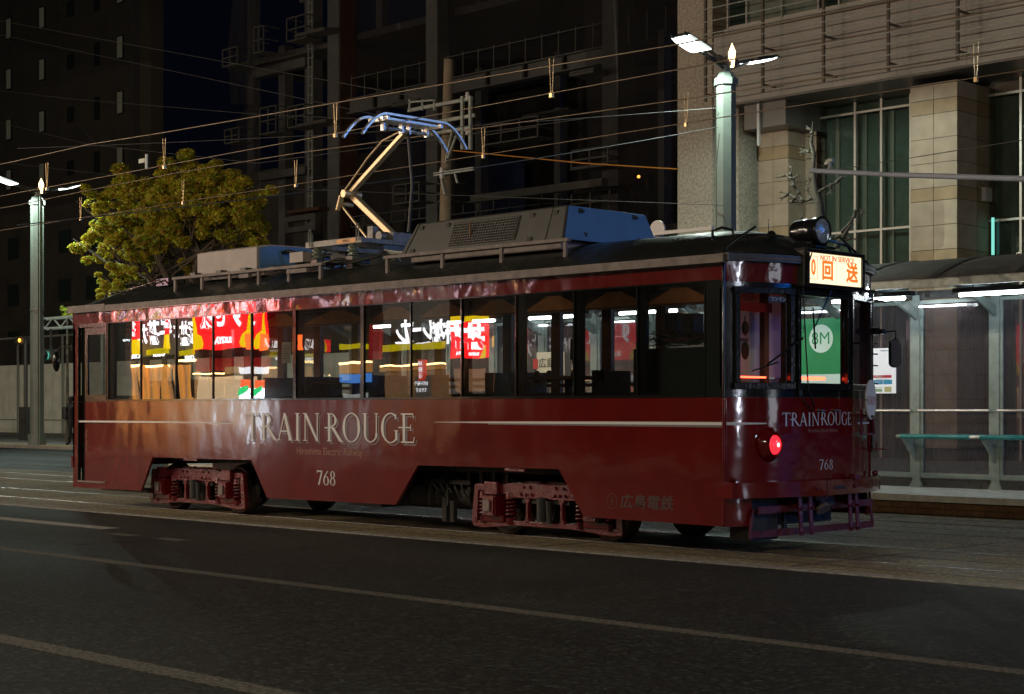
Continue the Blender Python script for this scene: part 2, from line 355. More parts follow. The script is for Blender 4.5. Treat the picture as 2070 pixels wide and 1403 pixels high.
GL = {
 'T': (.62, ln(.31, 0, .31, 1, T_) + [[(.0, 1), (.62, 1), (.62, .955), (0, .955)], [(0, 1), (.03, 1), (0, .82), (-.02, .82)], [(.59, 1), (.62, 1), (.64, .82), (.62, .82)]] + serif(.31, 0, .26)),
 'R': (.66, ln(.14, 0, .14, 1, T_) + serif(.14, 0, .24) + serif(.14, 1, .24, up=-1) + arc(.2, .75, .28, .25, -PI/2, PI/2, T_, 14) + [[(.12,1),(.24,1),(.24,.96),(.12,.96)], [(-.06,.5),(.24,.5),(.24,.46),(-.06,.46)]] + [[(.24,.5),(.36,.5),(.74,0),(.60,0)]] + [[(.6,0),(.78,-.02),(.78,.02),(.66,.04)]]),
 'A': (.70, [[(.32, 1), (.37, 1), (.12, 0), (.08, 0)], [(.30, 1), (.40, 1), (.68, 0), (.55, 0)], [(.17, .36), (.5, .36), (.51, .31), (.16, .31)]] + serif(.10, 0, .2) + serif(.61, 0, .24)),
 'I': (.30, ln(.15, 0, .15, 1, T_) + serif(.15, 0, .26) + serif(.15, 1, .26, up=-1)),
 'N': (.74, ln(.12, 0, .12, 1, .04) + ln(.64, 0, .64, 1, .04) + [[(.06, 1), (.18, 1), (.67, 0), (.60, -.02)]] + serif(.12, 0, .22) + serif(.64, 1, .22, up=-1) + serif(.1, 1, .2, up=-1)),
 'O': (.80, arc(.40, .5, .38, .52, 0, 2*PI, .105, 34)),
 'U': (.70, ln(.12, .28, .12, 1, T_) + ln(.60, .28, .60, 1, .045) + arc(.36, .3, .285, .31, -PI, 0, .09, 18) + serif(.12, 1, .26, up=-1) + serif(.60, 1, .2, up=-1)),
 'G': (.76, arc(.42, .5, .39, .52, .30*PI, 1.72*PI, .105, 28) + ln(.66, .08, .66, .42, .085) + serif(.66, .42, .22, up=-1) + [[(.60,.80),(.66,.80),(.66,.98),(.63,.98)]]),
 'E': (.58, ln(.14, 0, .14, 1, T_) + [[(.02, 1), (.52, 1), (.52, .955), (.02, .955)], [(.02, 0), (.54, 0), (.54, .045), (.02, .045)], [(-.08, .54), (.42, .54), (.42, .50), (-.08, .50)], [(.49, 1), (.52, 1), (.54, .82), (.52, .82)], [(.51, 0), (.54, 0), (.58, .2), (.55, .2)], [(.40, .62), (.43, .62), (.43, .42), (.40, .42)]]),
 'K': (.68, ln(.14, 0, .14, 1, T_) + serif(.14, 0, .24) + serif(.14, 1, .24, up=-1) + [[(.19,.50),(.23,.46),(.60,.98),(.54,.98)], [(.25,.56),(.34,.62),(.68,0),(.54,0)]] + serif(.57, 1, .2, up=-1) + serif(.61, 0, .22)),
 '7': (.52, [[(.03, 1), (.50, 1), (.50, .93), (.03, .93)], [(.42, .94), (.50, .94), (.24, 0), (.14, 0)], [(.03,1),(.06,1),(.05,.82),(.02,.82)]]),
 '6': (.52, arc(.26, .31, .23, .32, 0, 2*PI, .085, 26) + [[(.03,.31),(.115,.31),(.16,.62),(.08,.60)], [(.08,.60),(.16,.62),(.44,1),(.36,.98)]]),
 '8': (.50, arc(.25, .26, .22, .27, 0, 2*PI, .085, 24) + arc(.25, .755, .18, .245, 0, 2*PI, .075, 22)),
 ' ': (.26, []),
}
def roman(s, h, m, P, parent, name='lettering', width=None, depth=.0, thick=.001):
    """P(u, v, k) maps letter-plane metres to the surface; k lifts each stroke a hair off the one below"""
    tot = sum(GL[c][0] for c in s) + .07 * (len(s) - 1); kx = (width / tot) if width else h
    mb = MB(); x = 0; k = 0
    for c in s:
        wd, strokes = GL[c]
        for q in strokes:
            k += 1; z = depth + (k % 24) * .00016
            mb.add([P((x + px_) * kx, py_ * h, z) for px_, py_ in q], [tuple(range(len(q)))])
        x += wd + .07
    return mb.build(name, m, parent)

# ---------------------------------------------------------------- ground and tracks
def st(o, kind='structure'): o['kind'] = kind; return o
st(bx('road', M['asphalt'], None, -260, 160, -11.2, 17.2, -.3, 0))
st(bx('track_bed', M['track'], None, -260, 160, -.5, 6.75, -.2, .004))
st(bx('far_pavement', M['pave'], None, -260, 160, 17.42, 60, -.3, .10))
st(bx('near_pavement', M['pave'], None, -260, 160, -60, -11.4, -.3, .10))
st(bx('far_kerb', M['kerb'], None, -260, 160, 17.2, 17.42, -.3, .115))
st(bx('near_kerb', M['kerb'], None, -260, 160, -11.4, -11.2, -.3, .115))
for y in (.5, 1.93, 3.95, 5.38):
    st(bx('rail_groove', M['dark'], None, -200, 120, y + .033, y + .085, -.1, .006))
    st(bx('rail', M['rail'], None, -200, 120, y - .03, y + .03, -.1, .011))
    st(bx('rail_lip', M['wheel'], None, -200, 120, y + .088, y + .108, -.1, .009))
# joints across and along the track paving
j = MB()
x = -60.
while x < 30: j.box(x, x + .022, -.46, 6.7, 0, .0065); x += 3.05
for y in (-.05, 1.2, 2.95, 4.65, 6.2): j.box(-200, 100, y, y + .018, 0, .0072)
st(j.build('paving_joint', M['dark']))
st(bx('kerb_line', M['markb'], None, -200, 120, -.62, -.46, -.1, .012))
st(bx('lane_line', M['mark'], None, -200, 120, -4.42, -4.27, -.1, .004))
st(bx('lane_line', M['mark'], None, -200, 120, -7.62, -7.45, -.1, .004))
def crack(pts, w_=.014):
    mb = MB(); L_ = []; 
    for a_, b_ in zip(pts, pts[1:]):
        for k in range(8): L_.append(Vector(a_).lerp(Vector(b_), k / 8) + Vector((random.uniform(-.03, .03), random.uniform(-.03, .03), 0)))
    for p_, q_ in zip(L_, L_[1:]):
        d_ = (q_ - p_).normalized(); n_ = Vector((-d_.y, d_.x, 0)) * w_ * random.uniform(.4, 1); mb.add([p_ - n_, q_ - n_, q_ + n_, p_ + n_], [(0, 1, 2, 3)])
    st(mb.build('road_crack', M['dark']))
crack([(-14.5, -7.4, .003), (-12.0, -5.6, .003), (-9.0, -4.7, .003), (-6.3, -4.5, .003)]); crack([(-2, -.8, .003), (0, -3.9, .003)], .008); crack([(-18, -2.6, .003), (-9, -2.3, .003), (-4, -2.5, .003)], .007); crack([(4, -6.0, .003), (1.2, -6.7, .003), (-3, -6.4, .003)], .007)
st(MB().prism([(-8.2, -3.6), (-5.6, -3.55), (-5.5, -2.3), (-8.1, -2.2)], 'z', -.05, .0025).build('road_patch', M['patch']))
# arrow and dashes in the tram-side lane
a0 = [AT_ for AT_ in ()]
def G(px, py, z=0.0):
    d = FV + RV * ((px - 1035) / FPX) + Vector((0, 0, (828 - py) / FPX)); t = (z - CAM.z) / d.z
    return CAM + d * t
ar = MB()
gy = -2.1
q0 = G(190, 1071); q1 = G(35, 1063)
ar.prism([(q0.x - .0, gy - .12), (q0.x, gy + .12), (-24, gy + .12), (-24, gy + .62), (-28.4, gy), (-24, gy - .62), (-24, gy - .12)], 'z', -.05, .004)
st(ar.build('road_arrow', M['markb']))
for a, b in ((225, 288), (322, 390)):
    p = G(a, 1079 if a < 300 else 1088); q = G(b, 1083 if a < 300 else 1092)
    st(bx('lane_dash', M['mark'], None, p.x, q.x, p.y - .09, p.y + .09, -.05, .004))
for yl in (8.2, 10.9, 13.9):
    for k in range(18): st(bx('lane_dash', M['mark'], None, -120 + k * 10, -115 + k * 10, yl, yl + .15, -.05, .004))
st(bx('tactile_paving', mat('yellow paving', (.45, .30, .06), .8), None, -60, -20, 17.9, 18.2, 0, .106))

# ---------------------------------------------------------------- the tram
X0 = -11.82; W = 2.45; YC = W / 2; FW = .27
tram = thing('tram', 'dark red single car tram with black roof and window band standing on the nearer track', 'tram', (-5.9, YC, 0))
def fw(y): return FW * (1 - min(1, abs((y - YC) / YC)) ** 2.5)
def FP(y, z, off=0.0, end=1):
    return Vector((fw(y) + off, y, z)) if end > 0 else Vector((X0 - fw(y) - off, y, z))
def strip(mb, y0, y1, z0, z1, off=0.0, th=.04, n=None, end=1, lean=0.0):
    n = n or max(2, int((y1 - y0) / .06)); ys = [y0 + (y1 - y0) * i / n for i in range(n + 1)]
    o0 = [FP(y, z0, off, end) for y in ys]; o1 = [FP(y, z1, off + lean, end) for y in ys]
    i0 = [FP(y, z0, off - th, end) for y in ys]; i1 = [FP(y, z1, off + lean - th, end) for y in ys]
    mb.grid([o0, o1], True); mb.grid([o1, i1], False); mb.grid([i1, i0], True); mb.grid([i0, o0], False)
    for k in (0, -1): mb.add([o0[k], o1[k], i1[k], i0[k]], [(0, 1, 2, 3)])
    return mb
# near side panels
SK = [(-10.90, 1.505), (-10.90, .275), (-10.03, .278), (-9.745, .742), (-7.49, .752), (-7.16, .288), (-4.72, .302), (-4.335, .762), (-2.15, .775), (-1.80, .298), (0, .286), (0, 1.505)]
side = MB().prism(SK, 'y', 0, .035).build('side_panel', M['red'], tram)
MB().box(X0, -11.665, 0, .035, .27, 1.505).box(-11.665, -10.90, .0, .035, .27, .355).build('corner_panel', M['red'], tram)
MB().prism([(0, .30), (0, 1.505), (X0, 1.505), (X0, .28)], 'y', W - .035, W).build('far_side_panel', M['red'], tram)
band = MB().box(X0, 0, -.004, .03, 2.618, 2.775).build('letterboard', M['band'], tram)
MB().box(X0, 0, W - .03, W, 2.618, 2.775).build('far_letterboard', M['band'], tram)
MB().box(X0, -11.665, 0, .035, 1.505, 2.618).build('corner_post', M['red'], tram)
MB().box(-.236, 0, .0, .05, 1.505, 2.618).build('front_corner_post', M['black'], tram)
MB().box(-.236, 0, W - .05, W, 1.505, 2.618).box(X0, -11.3, W - .05, W, 1.505, 2.618).build('far_corner_post', M['black'], tram)
# gutter
MB().box(-10.9, .02, -.055, .03, 2.777, 2.858).box(X0 - .06, -10.88, -.06, .03, 2.777, 2.878).build('gutter', M['gutter'], tram)
MB().box(X0, 0, W - .03, W + .055, 2.777, 2.858).build('far_gutter', M['gutter'], tram)
bx('rain_strip', M['black'], tram, -11.0, .0, -.062, -.004, 2.767, 2.776)
# window band
WX = [-10.88, -10.04, -9.185, -8.33, -7.49, -6.60, -5.31, -4.46, -3.62, -2.776, -1.938, -1.085, -.236]
sill = MB().box(-10.9, -.236, -.008, .035, 1.507, 1.530).build('window_sill', M['black'], tram)
MB().box(-10.9, -.236, -.006, .035, 2.604, 2.616).build('window_head', M['black'], tram)
for i, x in enumerate(WX):
    t = .008
    if i in (5, 6): t = .03
    bx('window_post', M['black'] if i > 4 else M['wheel'], tram, x - t, x + t, -.006, .035, 1.531, 2.603)
    bx('inner_post', M['rubber'], tram, x - .06, x + .06, .06, .11, 1.50, 2.62)
bx('inner_rail', M['rubber'], tram, -10.9, -.236, .055, .10, 1.49, 1.565)
bx('inner_rail', M['rubber'], tram, -10.9, -.236, .055, .10, 2.575, 2.64)
tilt = [0.0, .05, -.04, .03, -.36, .0, -.10, .18, -.2, .1, -.08, .05]
for i in range(12):
    x0, x1 = WX[i] + .012, WX[i + 1] - .012
    if i in (4, ): x1 -= .02
    if i == 5: x0 += .02; x1 -= .02
    c = Vector(((x0 + x1) / 2, .010, 2.066))
    p = MB().box(x0, x1, .010, .0101, 1.531, 2.603)
    p.v = p.v[:]; p = MB().add([(x0, .010, 1.531), (x1, .010, 1.531), (x1, .010, 2.603), (x0, .010, 2.603)], [(0, 1, 2, 3)])
    o = p.build('window_pane', M['pane'], tram, origin=c); o.rotation_euler = (R(random.uniform(-.05, .05)), 0, R(tilt[i]))
# far side windows
for i, x in enumerate(WX): bx('far_window_post', M['wood'], tram, x - .075, x + .075, W - .07, W - .005, 1.505, 2.618)
for i in range(12):
    x0, x1 = WX[i] + .075, WX[i + 1] - .075
    MB().add([(x0, W - .03, 1.505), (x1, W - .03, 1.505), (x1, W - .03, 2.618), (x0, W - .03, 2.618)], [(0, 1, 2, 3)]).build('far_window_pane', M['paneclear'], tram)
# rear door
door = bx('door', M['red'], tram, -11.545, -10.925, .03, .06, .37, 1.50)
MB().box(-11.545, -10.925, .03, .06, 1.50, 1.60).box(-11.545, -10.925, .03, .06, 2.46, 2.56).box(-11.545, -11.47, .03, .06, 1.6, 2.46).box(-10.99, -10.925, .03, .06, 1.6, 2.46).build('door_window_frame', M['blackf'], door)
MB().add([(-11.47, .045, 1.6), (-10.99, .045, 1.6), (-10.99, .045, 2.46), (-11.47, .045, 2.46)], [(0, 1, 2, 3)]).build('door_pane', M['pane'], door)
bx('door_track', M['black'], tram, -11.665, -11.545, .05, .08, .36, 2.60)
MB().box(-11.665, -10.9, -.002, .05, 2.565, 2.618).box(-11.675, -11.66, -.012, .03, .36, 2.60).box(-10.915, -10.9, -.012, .03, 1.53, 2.60).build('door_frame', M['blackf'], tram)
bx('door_step', M['gutter'], tram, -11.66, -10.93, -.02, .03, .352, .372)
# pale line along the side, tapering where it meets the lettering
def stripe(mb, pts, y): mb.add([(x, y, z0) for x, z0, z1 in pts] + [(x, y, z1) for x, z0, z1 in pts][::-1], [tuple(range(2 * len(pts)))])
mb = MB(); stripe(mb, [(-11.66, 1.208, 1.232), (-10, 1.210, 1.234), (-8.6, 1.214, 1.228), (-7.92, 1.208, 1.214)], -.0015)
stripe(mb, [(-4.06, 1.248, 1.252), (-3.2, 1.243, 1.262), (-1.5, 1.243, 1.270), (-.01, 1.243, 1.272)], -.0015)
mb.build('stripe', M['letter'], side)
mb = MB(); stripe(mb, [(-3.2, 1.229, 1.242), (-1.5, 1.224, 1.242), (-.01, 1.222, 1.242)], -.0012); mb.build('stripe_shadow', M['lettersh'], side)
# TRAIN ROUGE, company name and number
def side_P(x, z, y=-.002): return lambda u, v, k: Vector((x + u, y - k, z + v))
for wd, xa, xb in (('TRAIN', -7.60, -6.10), ('ROUGE', -5.98, -4.38)):
    roman(wd, .335, M['lettersh'], side_P(xa + .035, 1.010 - .028, -.001), side, width=xb - xa, name='letter_shadow')
    roman(wd, .335, M['letter'], side_P(xa, 1.012, -.006), side, width=xb - xa)
roman('768', .17, M['letter'], side_P(-6.165, .487), side, width=.36, name='number')
roman('768', .17, M['lettersh'], side_P(-6.155, .482, -.0005), side, width=.36, name='number_shadow')
text('Hiroshima Electric Railway', .125, M['faint'], (-5.93, -.002, .885), (1, 0, 0), (0, 0, 1), side, sx=.93)
text('広島電鉄', .15, M['skirtmark'], (-.96, -.002, .468), (1, 0, .0), (.12, 0, 1), side, sx=1.15, bold=.002)
mb = MB(); mb.grid([[(-1.415 + r * math.cos(t * PI / 12), -.002, .474 + 1.15 * r * math.sin(t * PI / 12)) for t in range(25)] for r in (.062, .068)])
mb.box(-1.44, -1.39, -.003, -.002, .47, .478).box(-1.419, -1.411, -.003, -.002, .43, .52).box(-1.43, -1.40, -.003, -.002, .44, .448); mb.build('emblem', M['skirtmark'], side)
text('TRAIN ROUGE', .05, M['faint'], (-11.50, .028, .95), (0, 0, -1), (1, 0, 0), door)

# front and rear ends
for end, nm in ((1, 'front'), (-1, 'rear')):
    mt = M['redfront'] if end > 0 else M['red']; mk = M['black'] if end > 0 else M['red']
    lo = strip(MB(), 0, W, .56, 1.505, end=end).build(nm + '_panel', mt, tram)
    if end > 0: front = lo
    strip(MB(), 0, W, 1.507, 1.60, end=end).build(nm + '_window_sill', M['black'], tram)
    strip(MB(), 0, W, 2.545, 2.60, end=end).build(nm + '_window_header', M['black'], tram)
    strip(MB(), 0, W, 2.602, 2.79, end=end, off=.002, lean=.01).build(nm + '_letterboard', M['band'], tram)
    for a, b in ((0, .07), (.735, .785), (1.665, 1.715), (W - .07, W)):
        strip(MB(), a, b, 1.602, 2.543, end=end, off=.0, th=.06).build(nm + '_window_post', M['black'], tram)
    strip(MB(), -.03, W + .03, 2.792, 2.865, off=.07, th=.10, end=end).build(nm + '_visor', M['greydk'] if end > 0 else M['gutter'], tram)
    for a, b in ((.07, .735), (.785, 1.665), (1.715, W - .07)):
        pa, pb = FP(a, 0, -.02, end), FP(b, 0, -.02, end)
        z0, z1 = 1.602, 2.543
        pn = MB().add([(pa.x, a, z0), (pb.x, b, z0), (pb.x, b, z1), (pa.x, a, z1)], [(0, 1, 2, 3)])
        g = pn.build(nm + '_window_pane', M['paneclear'], tram)
        if end > 0:
            f = MB(); t = .055
            A = Vector((fw(a) + .022, a, 0)); B = Vector((fw(b) + .022, b, 0)); D = (B - A).normalized()
            if b - a > .8: t = .045
            for s0, s1, q0, q1 in ((0, 1, z0 - .02, z0 + .045), (0, 1, z1 - .05, z1 + .012)):
                f.bar(A - D * .012 + Vector((0, 0, (q0 + q1) / 2)), B + D * .012 + Vector((0, 0, (q0 + q1) / 2)), .045, q1 - q0)
            for s in (A + D * t / 2, B - D * t / 2):
                f.bar(s + Vector((.001, 0, z0 + .045)), s + Vector((.001, 0, z1 - .05)), .05, t - .004, up=(1, 0, 0)) if False else f.add([s + Vector((sx, 0, 0)) + D * sy * t / 2 + Vector((0, 0, zz)) for zz in (z0 + .045, z1 - .05) for sx, sy in ((-.03, -1), (.02, -1), (.02, 1), (-.03, 1))], [(0, 1, 2, 3), (7, 6, 5, 4), (0, 4, 5, 1), (1, 5, 6, 2), (2, 6, 7, 3), (3, 7, 4, 0)])
            f.build('window_frame', M['blackf'], g, bevel=.006)
# corner rounds on the front
for y, nm in ((.0, 'corner_pipe'), (W, 'corner_pipe')):
    MB().tube([(-.004, y - .012 if y < 1 else y + .012, .30), (-.004, y - .012 if y < 1 else y + .012, 1.5)], .016, 8).build(nm, M['redfront'], tram)
    MB().tube([(-.004, y - .012 if y < 1 else y + .012, 1.502), (-.004, y - .012 if y < 1 else y + .012, 2.86), (-.01, y + (.04 if y < 1 else -.04), 2.93), (-.02, y + (.5 if y < 1 else -.5), 3.15)], .014, 8).build('drain_pipe', M['black'], tram)
    yy = .006 if y < 1 else W - .006
    MB().grid([[(0 + .018 * math.sin(a), yy + (-1 if y < 1 else 1) * (.012 * math.cos(a)), z) for a in [i * PI / 12 for i in range(7)]] for z in (.30, 1.5)]).build('corner_round', M['redfront'], tram)
# lower front corners, bumper
strip(MB(), 0.0, .26, .285, .56, th=.03).build('front_skirt', M['redfront'], tram)
strip(MB(), W - .16, W, .30, .56, th=.03).build('front_skirt', M['redfront'], tram)
bump = strip(MB(), -.03, W + .03, .555, .705, off=.115, th=.20)
bump = bump.build('bumper', M['redfront'], tram, bevel=.012)
for y in (.95, 1.62): MB().cyl(FP(y, .63, .112), FP(y, .63, .135), .022, .015, 10).build('bolt', M['redrough'], bump)
MB().cyl(FP(1.62, .72, .06), FP(1.62, .72, .14), .03).cyl(FP(1.72, .72, .06), FP(1.72, .72, .12), .022).ball(FP(2.38, .73, .08), .035, .035, .03).ball(FP(.07, .725, .03), .03, .03, .02).build('buffer_stud', M['redrough'], bump)
bx('coupler_slot', M['dark'], bump, fw(1.3) + .112, fw(1.3) + .119, 1.235, 1.42, .612, .645)
bx('bumper_seam', M['blackf'], bump, fw(1.1) + .108, fw(1.1) + .118, 1.118, 1.124, .557, .703)
# cowcatcher
cc = MB()
for z, y0, y1 in ((.435, .27, 2.30), (.205, .18, 2.36)):
    cc.bar(FP(y0, z + .0, .06), FP(y1, z + .0, .06), .012, .07)
for y in (.78, .93, 1.62, 1.77): cc.bar((fw(y) + .05, y, .56), (fw(y) + .075, y, .18), .055, .014)
for y in (.19, 2.34): cc.bar((fw(y) + .06, y, .22), (fw(y) + .05, y + (.06 if y < 1 else -.06), .45), .03, .014)
for y in (.78, .93, 1.62, 1.77):
    for z in (.435, .205): cc.cyl((fw(y) + .06, y, z), (fw(y) + .10, y, z), .014, n=6)
for y in (.8, 1.7): cc.bar((fw(y) - .3, y, .52), (fw(y) + .06, y, .44), .04, .04)
cc.build('cowcatcher', M['redrough'], tram)
ub = MB().box(-.15, .10, .27, .70, .14, .54).box(-.6, -.1, 1.0, 1.9, .25, .5).cyl((-.1, 1.15, .42), (.10, 1.15, .40), .07).cyl((.02, 1.45, .44), (.2, 1.42, .50), .10, .07)
ub.box(.0, .03, .9, .95, .18, .4).box(-11.3, -.2, .25, W - .25, .70, .86); ub.build('underframe', M['dark'], tram)
MB().cyl((.12, 1.32, .52), (.22, 1.30, .40), .045, .075, 14).build('sand_funnel', M['gutter'], tram)
MB().box(.05, .2, 1.2, 1.5, .50, .56).build('coupler_pocket', M['redrough'], tram)
# underfloor gear between the bogies
ug = MB().cyl((-4.9, .55, .42), (-3.9, .55, .42), .17, n=20).cyl((-4.75, .95, .40), (-3.95, .95, .40), .15, n=20).box(-6.3, -5.2, .7, 1.9, .24, .6)
ug.box(-4.2, -4.16, .3, .34, .3, .8).box(-4.5, -4.46, .3, .34, .3, .8).box(-4.55, -3.8, .3, .33, .55, .6)
for k in range(5): ug.tube([(-4.6 + k * .12, .3, .75), (-4.5 + k * .13, .32, .6), (-4.3 + k * .1, .3, .45)], .012)
ug.box(-4.26, -4.19, .3, .36, .12, .4).box(-4.13, -4.07, .3, .36, .12, .36)
for k in range(4): ug.box(-3.9 + k * .2, -3.85 + k * .2, .35, .4, .45, .75)
ug.build('underfloor_gear', M['galv'] if False else M['dark'], tram)
bx('resistor_box', M['greydk'], tram, -6.15, -5.55, .5, .9, .22, .30)
bx('resistor_box', M['greydk'], tram, -11.4, -10.2, .2, .5, .235, .28)

# bogies
def bogie(cx):
    b = MB(); y0, y1 = .27, .34
    b.prism([(cx-1.02, .50), (cx-.62, .47), (cx-.45, .43), (cx+.45, .43), (cx+.62, .47), (cx+1.02, .50), (cx+1.05, .57), (cx+.66, .56), (cx+.45, .60), (cx-.45, .60), (cx-.66, .57), (cx-1.05, .57)], 'y', y0, y1)
    b.prism([(cx-1.1, .10), (cx-.95, .085), (cx-.4, .13), (cx+.4, .13), (cx+.95, .085), (cx+1.1, .10), (cx+1.12, .16), (cx+.4, .185), (cx-.4, .185), (cx-1.12, .16)], 'y', y0 + .01, y1)
    for s in (-1, 1):
        b.prism([(cx+s*1.12, .14), (cx+s*1.03, .14), (cx+s*1.0, .56), (cx+s*1.07, .56)], 'y', y0 + .003, y1 - .005)
        b.prism([(cx+s*.22, .17), (cx+s*.30, .17), (cx+s*.275, .24), (cx+s*.27, .37), (cx+s*.31, .44), (cx+s*.20, .44), (cx+s*.235, .37), (cx+s*.235, .24)], 'y', y0 + .004, y1 - .01)
        b.box(cx+s*.66, cx+s*.86, y0 - .05, y0 - .002, .46, .60)
        b.box(cx+s*.05, cx+s*.30, y0 + .01, y1, .602, .622)
    fr = b.build('bogie_frame', M['redrough'], tram, bevel=.007)
    for x in [cx + d for d in (-.30, -.20, .18, .30)]: MB().cyl((x, y0 + .001, .555), (x, y0 - .022, .555), .022, .012, 8).build('rivet', M['redrough'], fr)
    for x in [cx + d for d in (-.34, -.26, -.18, .16, .24, .32)]: MB().cyl((x, y0 + .001, .475), (x, y0 - .022, .475), .022, .012, 8).build('rivet', M['redrough'], fr)
    for s in (-1, 1):
        ax = MB().box(cx+s*.75-.10, cx+s*.75+.10, y0 - .085, y0 + .1, .22, .45).box(cx+s*.75-.16, cx+s*.75+.16, y0 - .02, y0 + .1, .16, .24).build('axle_box', M['redfront'], tram, bevel=.012)
        MB().box(cx+s*.75-.085, cx+s*.75+.085, y0 - .105, y0 - .086, .24, .44).build('cover_rim', M['redrough'], ax)
        MB().box(cx+s*.75-.055, cx+s*.75+.04, y0 - .125, y0 - .106, .28, .40).build('cover_plate', M['gutter'], ax)
        for x in (cx + s*.52, cx + s*.93):
            sp = MB(); pts = [(x + .055 * math.cos(t * .6), y0 + .03 + .055 * math.sin(t * .6), .22 + .21 * t / 52) for t in range(53)]
            sp.tube(pts, .014, 5); sp.cyl((x, y0 + .03, .14), (x, y0 + .03, .215), .05, .06).cyl((x, y0 + .03, .43), (x, y0 + .03, .49), .06, .055)
            sp.build('spring', M['redrough'], fr)
    MB().cyl((cx, .25, .2), (cx, .25, .45), .06).cyl((cx + .12, .24, .18), (cx + .1, .24, .42), .03).box(cx - .35, cx + .35, .3, 2.15, .38, .55).cyl((cx-.2,.5,.3),(cx-.2,1.9,.3),.16).build('bolster', M['dark'], tram)
    for s in (-1, 1):
        x = cx + s * .755 - (.09 if cx < -5 else 0)
        for y, q in ((.50, 1), (W - .50, -1)):
            wh = MB().lathe([(.02, 0), (.13, 0), (.14, .02), (.25, .03), (.27, -.005), (.305, -.005), (.315, .0), (.318, .075), (.345, .08), (.345, .105), (.28, .11), (.02, .11)], (x, y, .325), 'y', 32)
            if q < 0:
                for v in wh.v: v.y = 2 * y - v.y
            wh.build('wheel', M['wheel'], tram)
        MB().cyl((x, .55, .32), (x, W - .55, .32), .06).build('axle', M['dark'], tram)
bogie(-9.12); bogie(-2.63)
bx('lifting_lug', M['redrough'], tram, -9.0, -8.7, .0, .03, .715, .745); bx('lifting_lug', M['redrough'], tram, -2.95, -2.65, .0, .03, .735, .765)

# roof
def rz(x, y):
    t = min(1, abs(y - YC) / (YC + .03)); e = max(X0 - .1 - x, x - .12, 0)
    dx = min(x - (X0 - fw(y) - .1), (fw(y) + .1) - x)
    ef = 1 - (1 - min(1, max(0, dx) / 1.15)) ** 2.2
    return 2.862 + .345 * (1 - t ** 2.3) * ef
rows = []
for i in range(61):
    row = []
    t = i / 60; t = .5 - .5 * math.cos(PI * t)
    for k in range(33):
        y = -.03 + (W + .06) * (.5 - .5 * math.cos(PI * k / 32)); xa, xb = X0 - fw(y) - .08, fw(y) + .08
        x = xa + (xb - xa) * t; row.append((x, y, rz(x, y)))
    rows.append(row)
roof = MB().grid(rows).build('roof', M['roof'], tram)
r2 = MB().grid([[(p[0], p[1], p[2] - .05) for p in r] for r in rows]).build('ceiling', M['interior'], tram)
r2.data.materials[0] = M['cloth']
for xx in (-9.5, -7.0, -4.4, -1.9): bx('ceiling_fill', emis('dim ceiling fill', (1, .62, .32), 9) if xx == -9.5 else bpy.data.materials['dim ceiling fill'], tram, xx - .15, xx + .15, YC + .1, YC + .25, 2.98, 3.0)  # dim glow added to brighten the ceiling and the valance cloth
# roof rack rails
for x0, x1, nl in ((-9.55, -6.3, 6), (-5.15, -2.2, 4)):
    rk = MB().box(x0, x1, .18, .24, 3.15, 3.185)
    for k in range(nl): xx = x0 + .03 + (x1 - x0 - .1) * k / (nl - 1); rk.box(xx, xx + .04, .19, .22, rz(xx, .2) - .02, 3.149)
    rk.build('roof_rack', M['gutter'], tram)
    rk = MB().box(x0, x1, 2.2, 2.26, 3.15, 3.185).build('roof_rack', M['gutter'], tram)
# big equipment box
ac = MB()
A = [(-5.02, .32, 3.19), (-2.40, .32, 3.19), (-2.40, 1.92, 3.19), (-5.02, 1.92, 3.19)]; B = [(-4.86, .46, 3.565), (-2.46, .46, 3.575), (-2.46, 1.74, 3.575), (-4.86, 1.74, 3.565)]
ac.add(A + B, [(0, 3, 2, 1), (4, 5, 6, 7), (0, 1, 5, 4), (1, 2, 6, 5), (2, 3, 7, 6), (3, 0, 4, 7)])
acb = ac.build('cooler_box', M['greydk'], tram, bevel=.02)
MB().add([(-2.392, .345, 3.20), (-2.392, 1.895, 3.20), (-2.452, 1.725, 3.568), (-2.452, .475, 3.568)], [(0, 1, 2, 3)]).build('blue_lit_panel', mat('blue lit end face', (.05, .15, .34), .6, noise=(6, .1)), acb)  # blue light from the right is put into this end colour
def acp(x, f, o=.004):    # point on the slanted side: f 0..1 up
    return Vector((x, .32 + .14 * f - o, 3.19 + .38 * f))
g = MB(); g.add([acp(-4.2, .13), acp(-3.12, .13), acp(-3.12, .86), acp(-4.2, .86)], [(0, 1, 2, 3)])
gr = g.build('grille', M['dark'], acb)
g = MB()
for k in range(27): g.bar(acp(-4.18 + k * .04, .15, .012), acp(-4.18 + k * .04, .84, .012), .006, .006)
for k in range(9): g.bar(acp(-4.18, .17 + k * .08, .015), acp(-3.14, .17 + k * .08, .015), .005, .005)
g.build('grille_mesh', M['greydk'], gr)
bx('grille_stay', M['brick'], gr, -3.87, -3.855, .355, .37, 3.25, 3.5)
for x, f in ((-4.75, .82), (-4.3, .82), (-2.95, .82), (-2.6, .82), (-4.8, .1), (-2.9, .1)):
    MB().bar(acp(x - .03, f, .008), acp(x + .03, f, .008), .012, .05).build('latch', M['dark'], acb)
for y, z in ((.62, 3.52), (1.5, 3.52), (.66, 3.26), (1.54, 3.26)):
    MB().box(-2.415 - (z - 3.19) * .15 , -2.395 - (z - 3.19) * .12, y, y + .06, z - .02, z + .03).cyl((-2.41, y + .03, z), (-2.39, y + .03, z - .005), .012, n=8).build('latch', M['dark'], acb)
MB().bar(acp(-2.66, .0, .003), acp(-2.66, 1.0, .003), .006, .008).bar(acp(-4.93, .0, .003), acp(-4.80, 1.0, .003), .006, .012).build('panel_seam', M['dark'], acb)
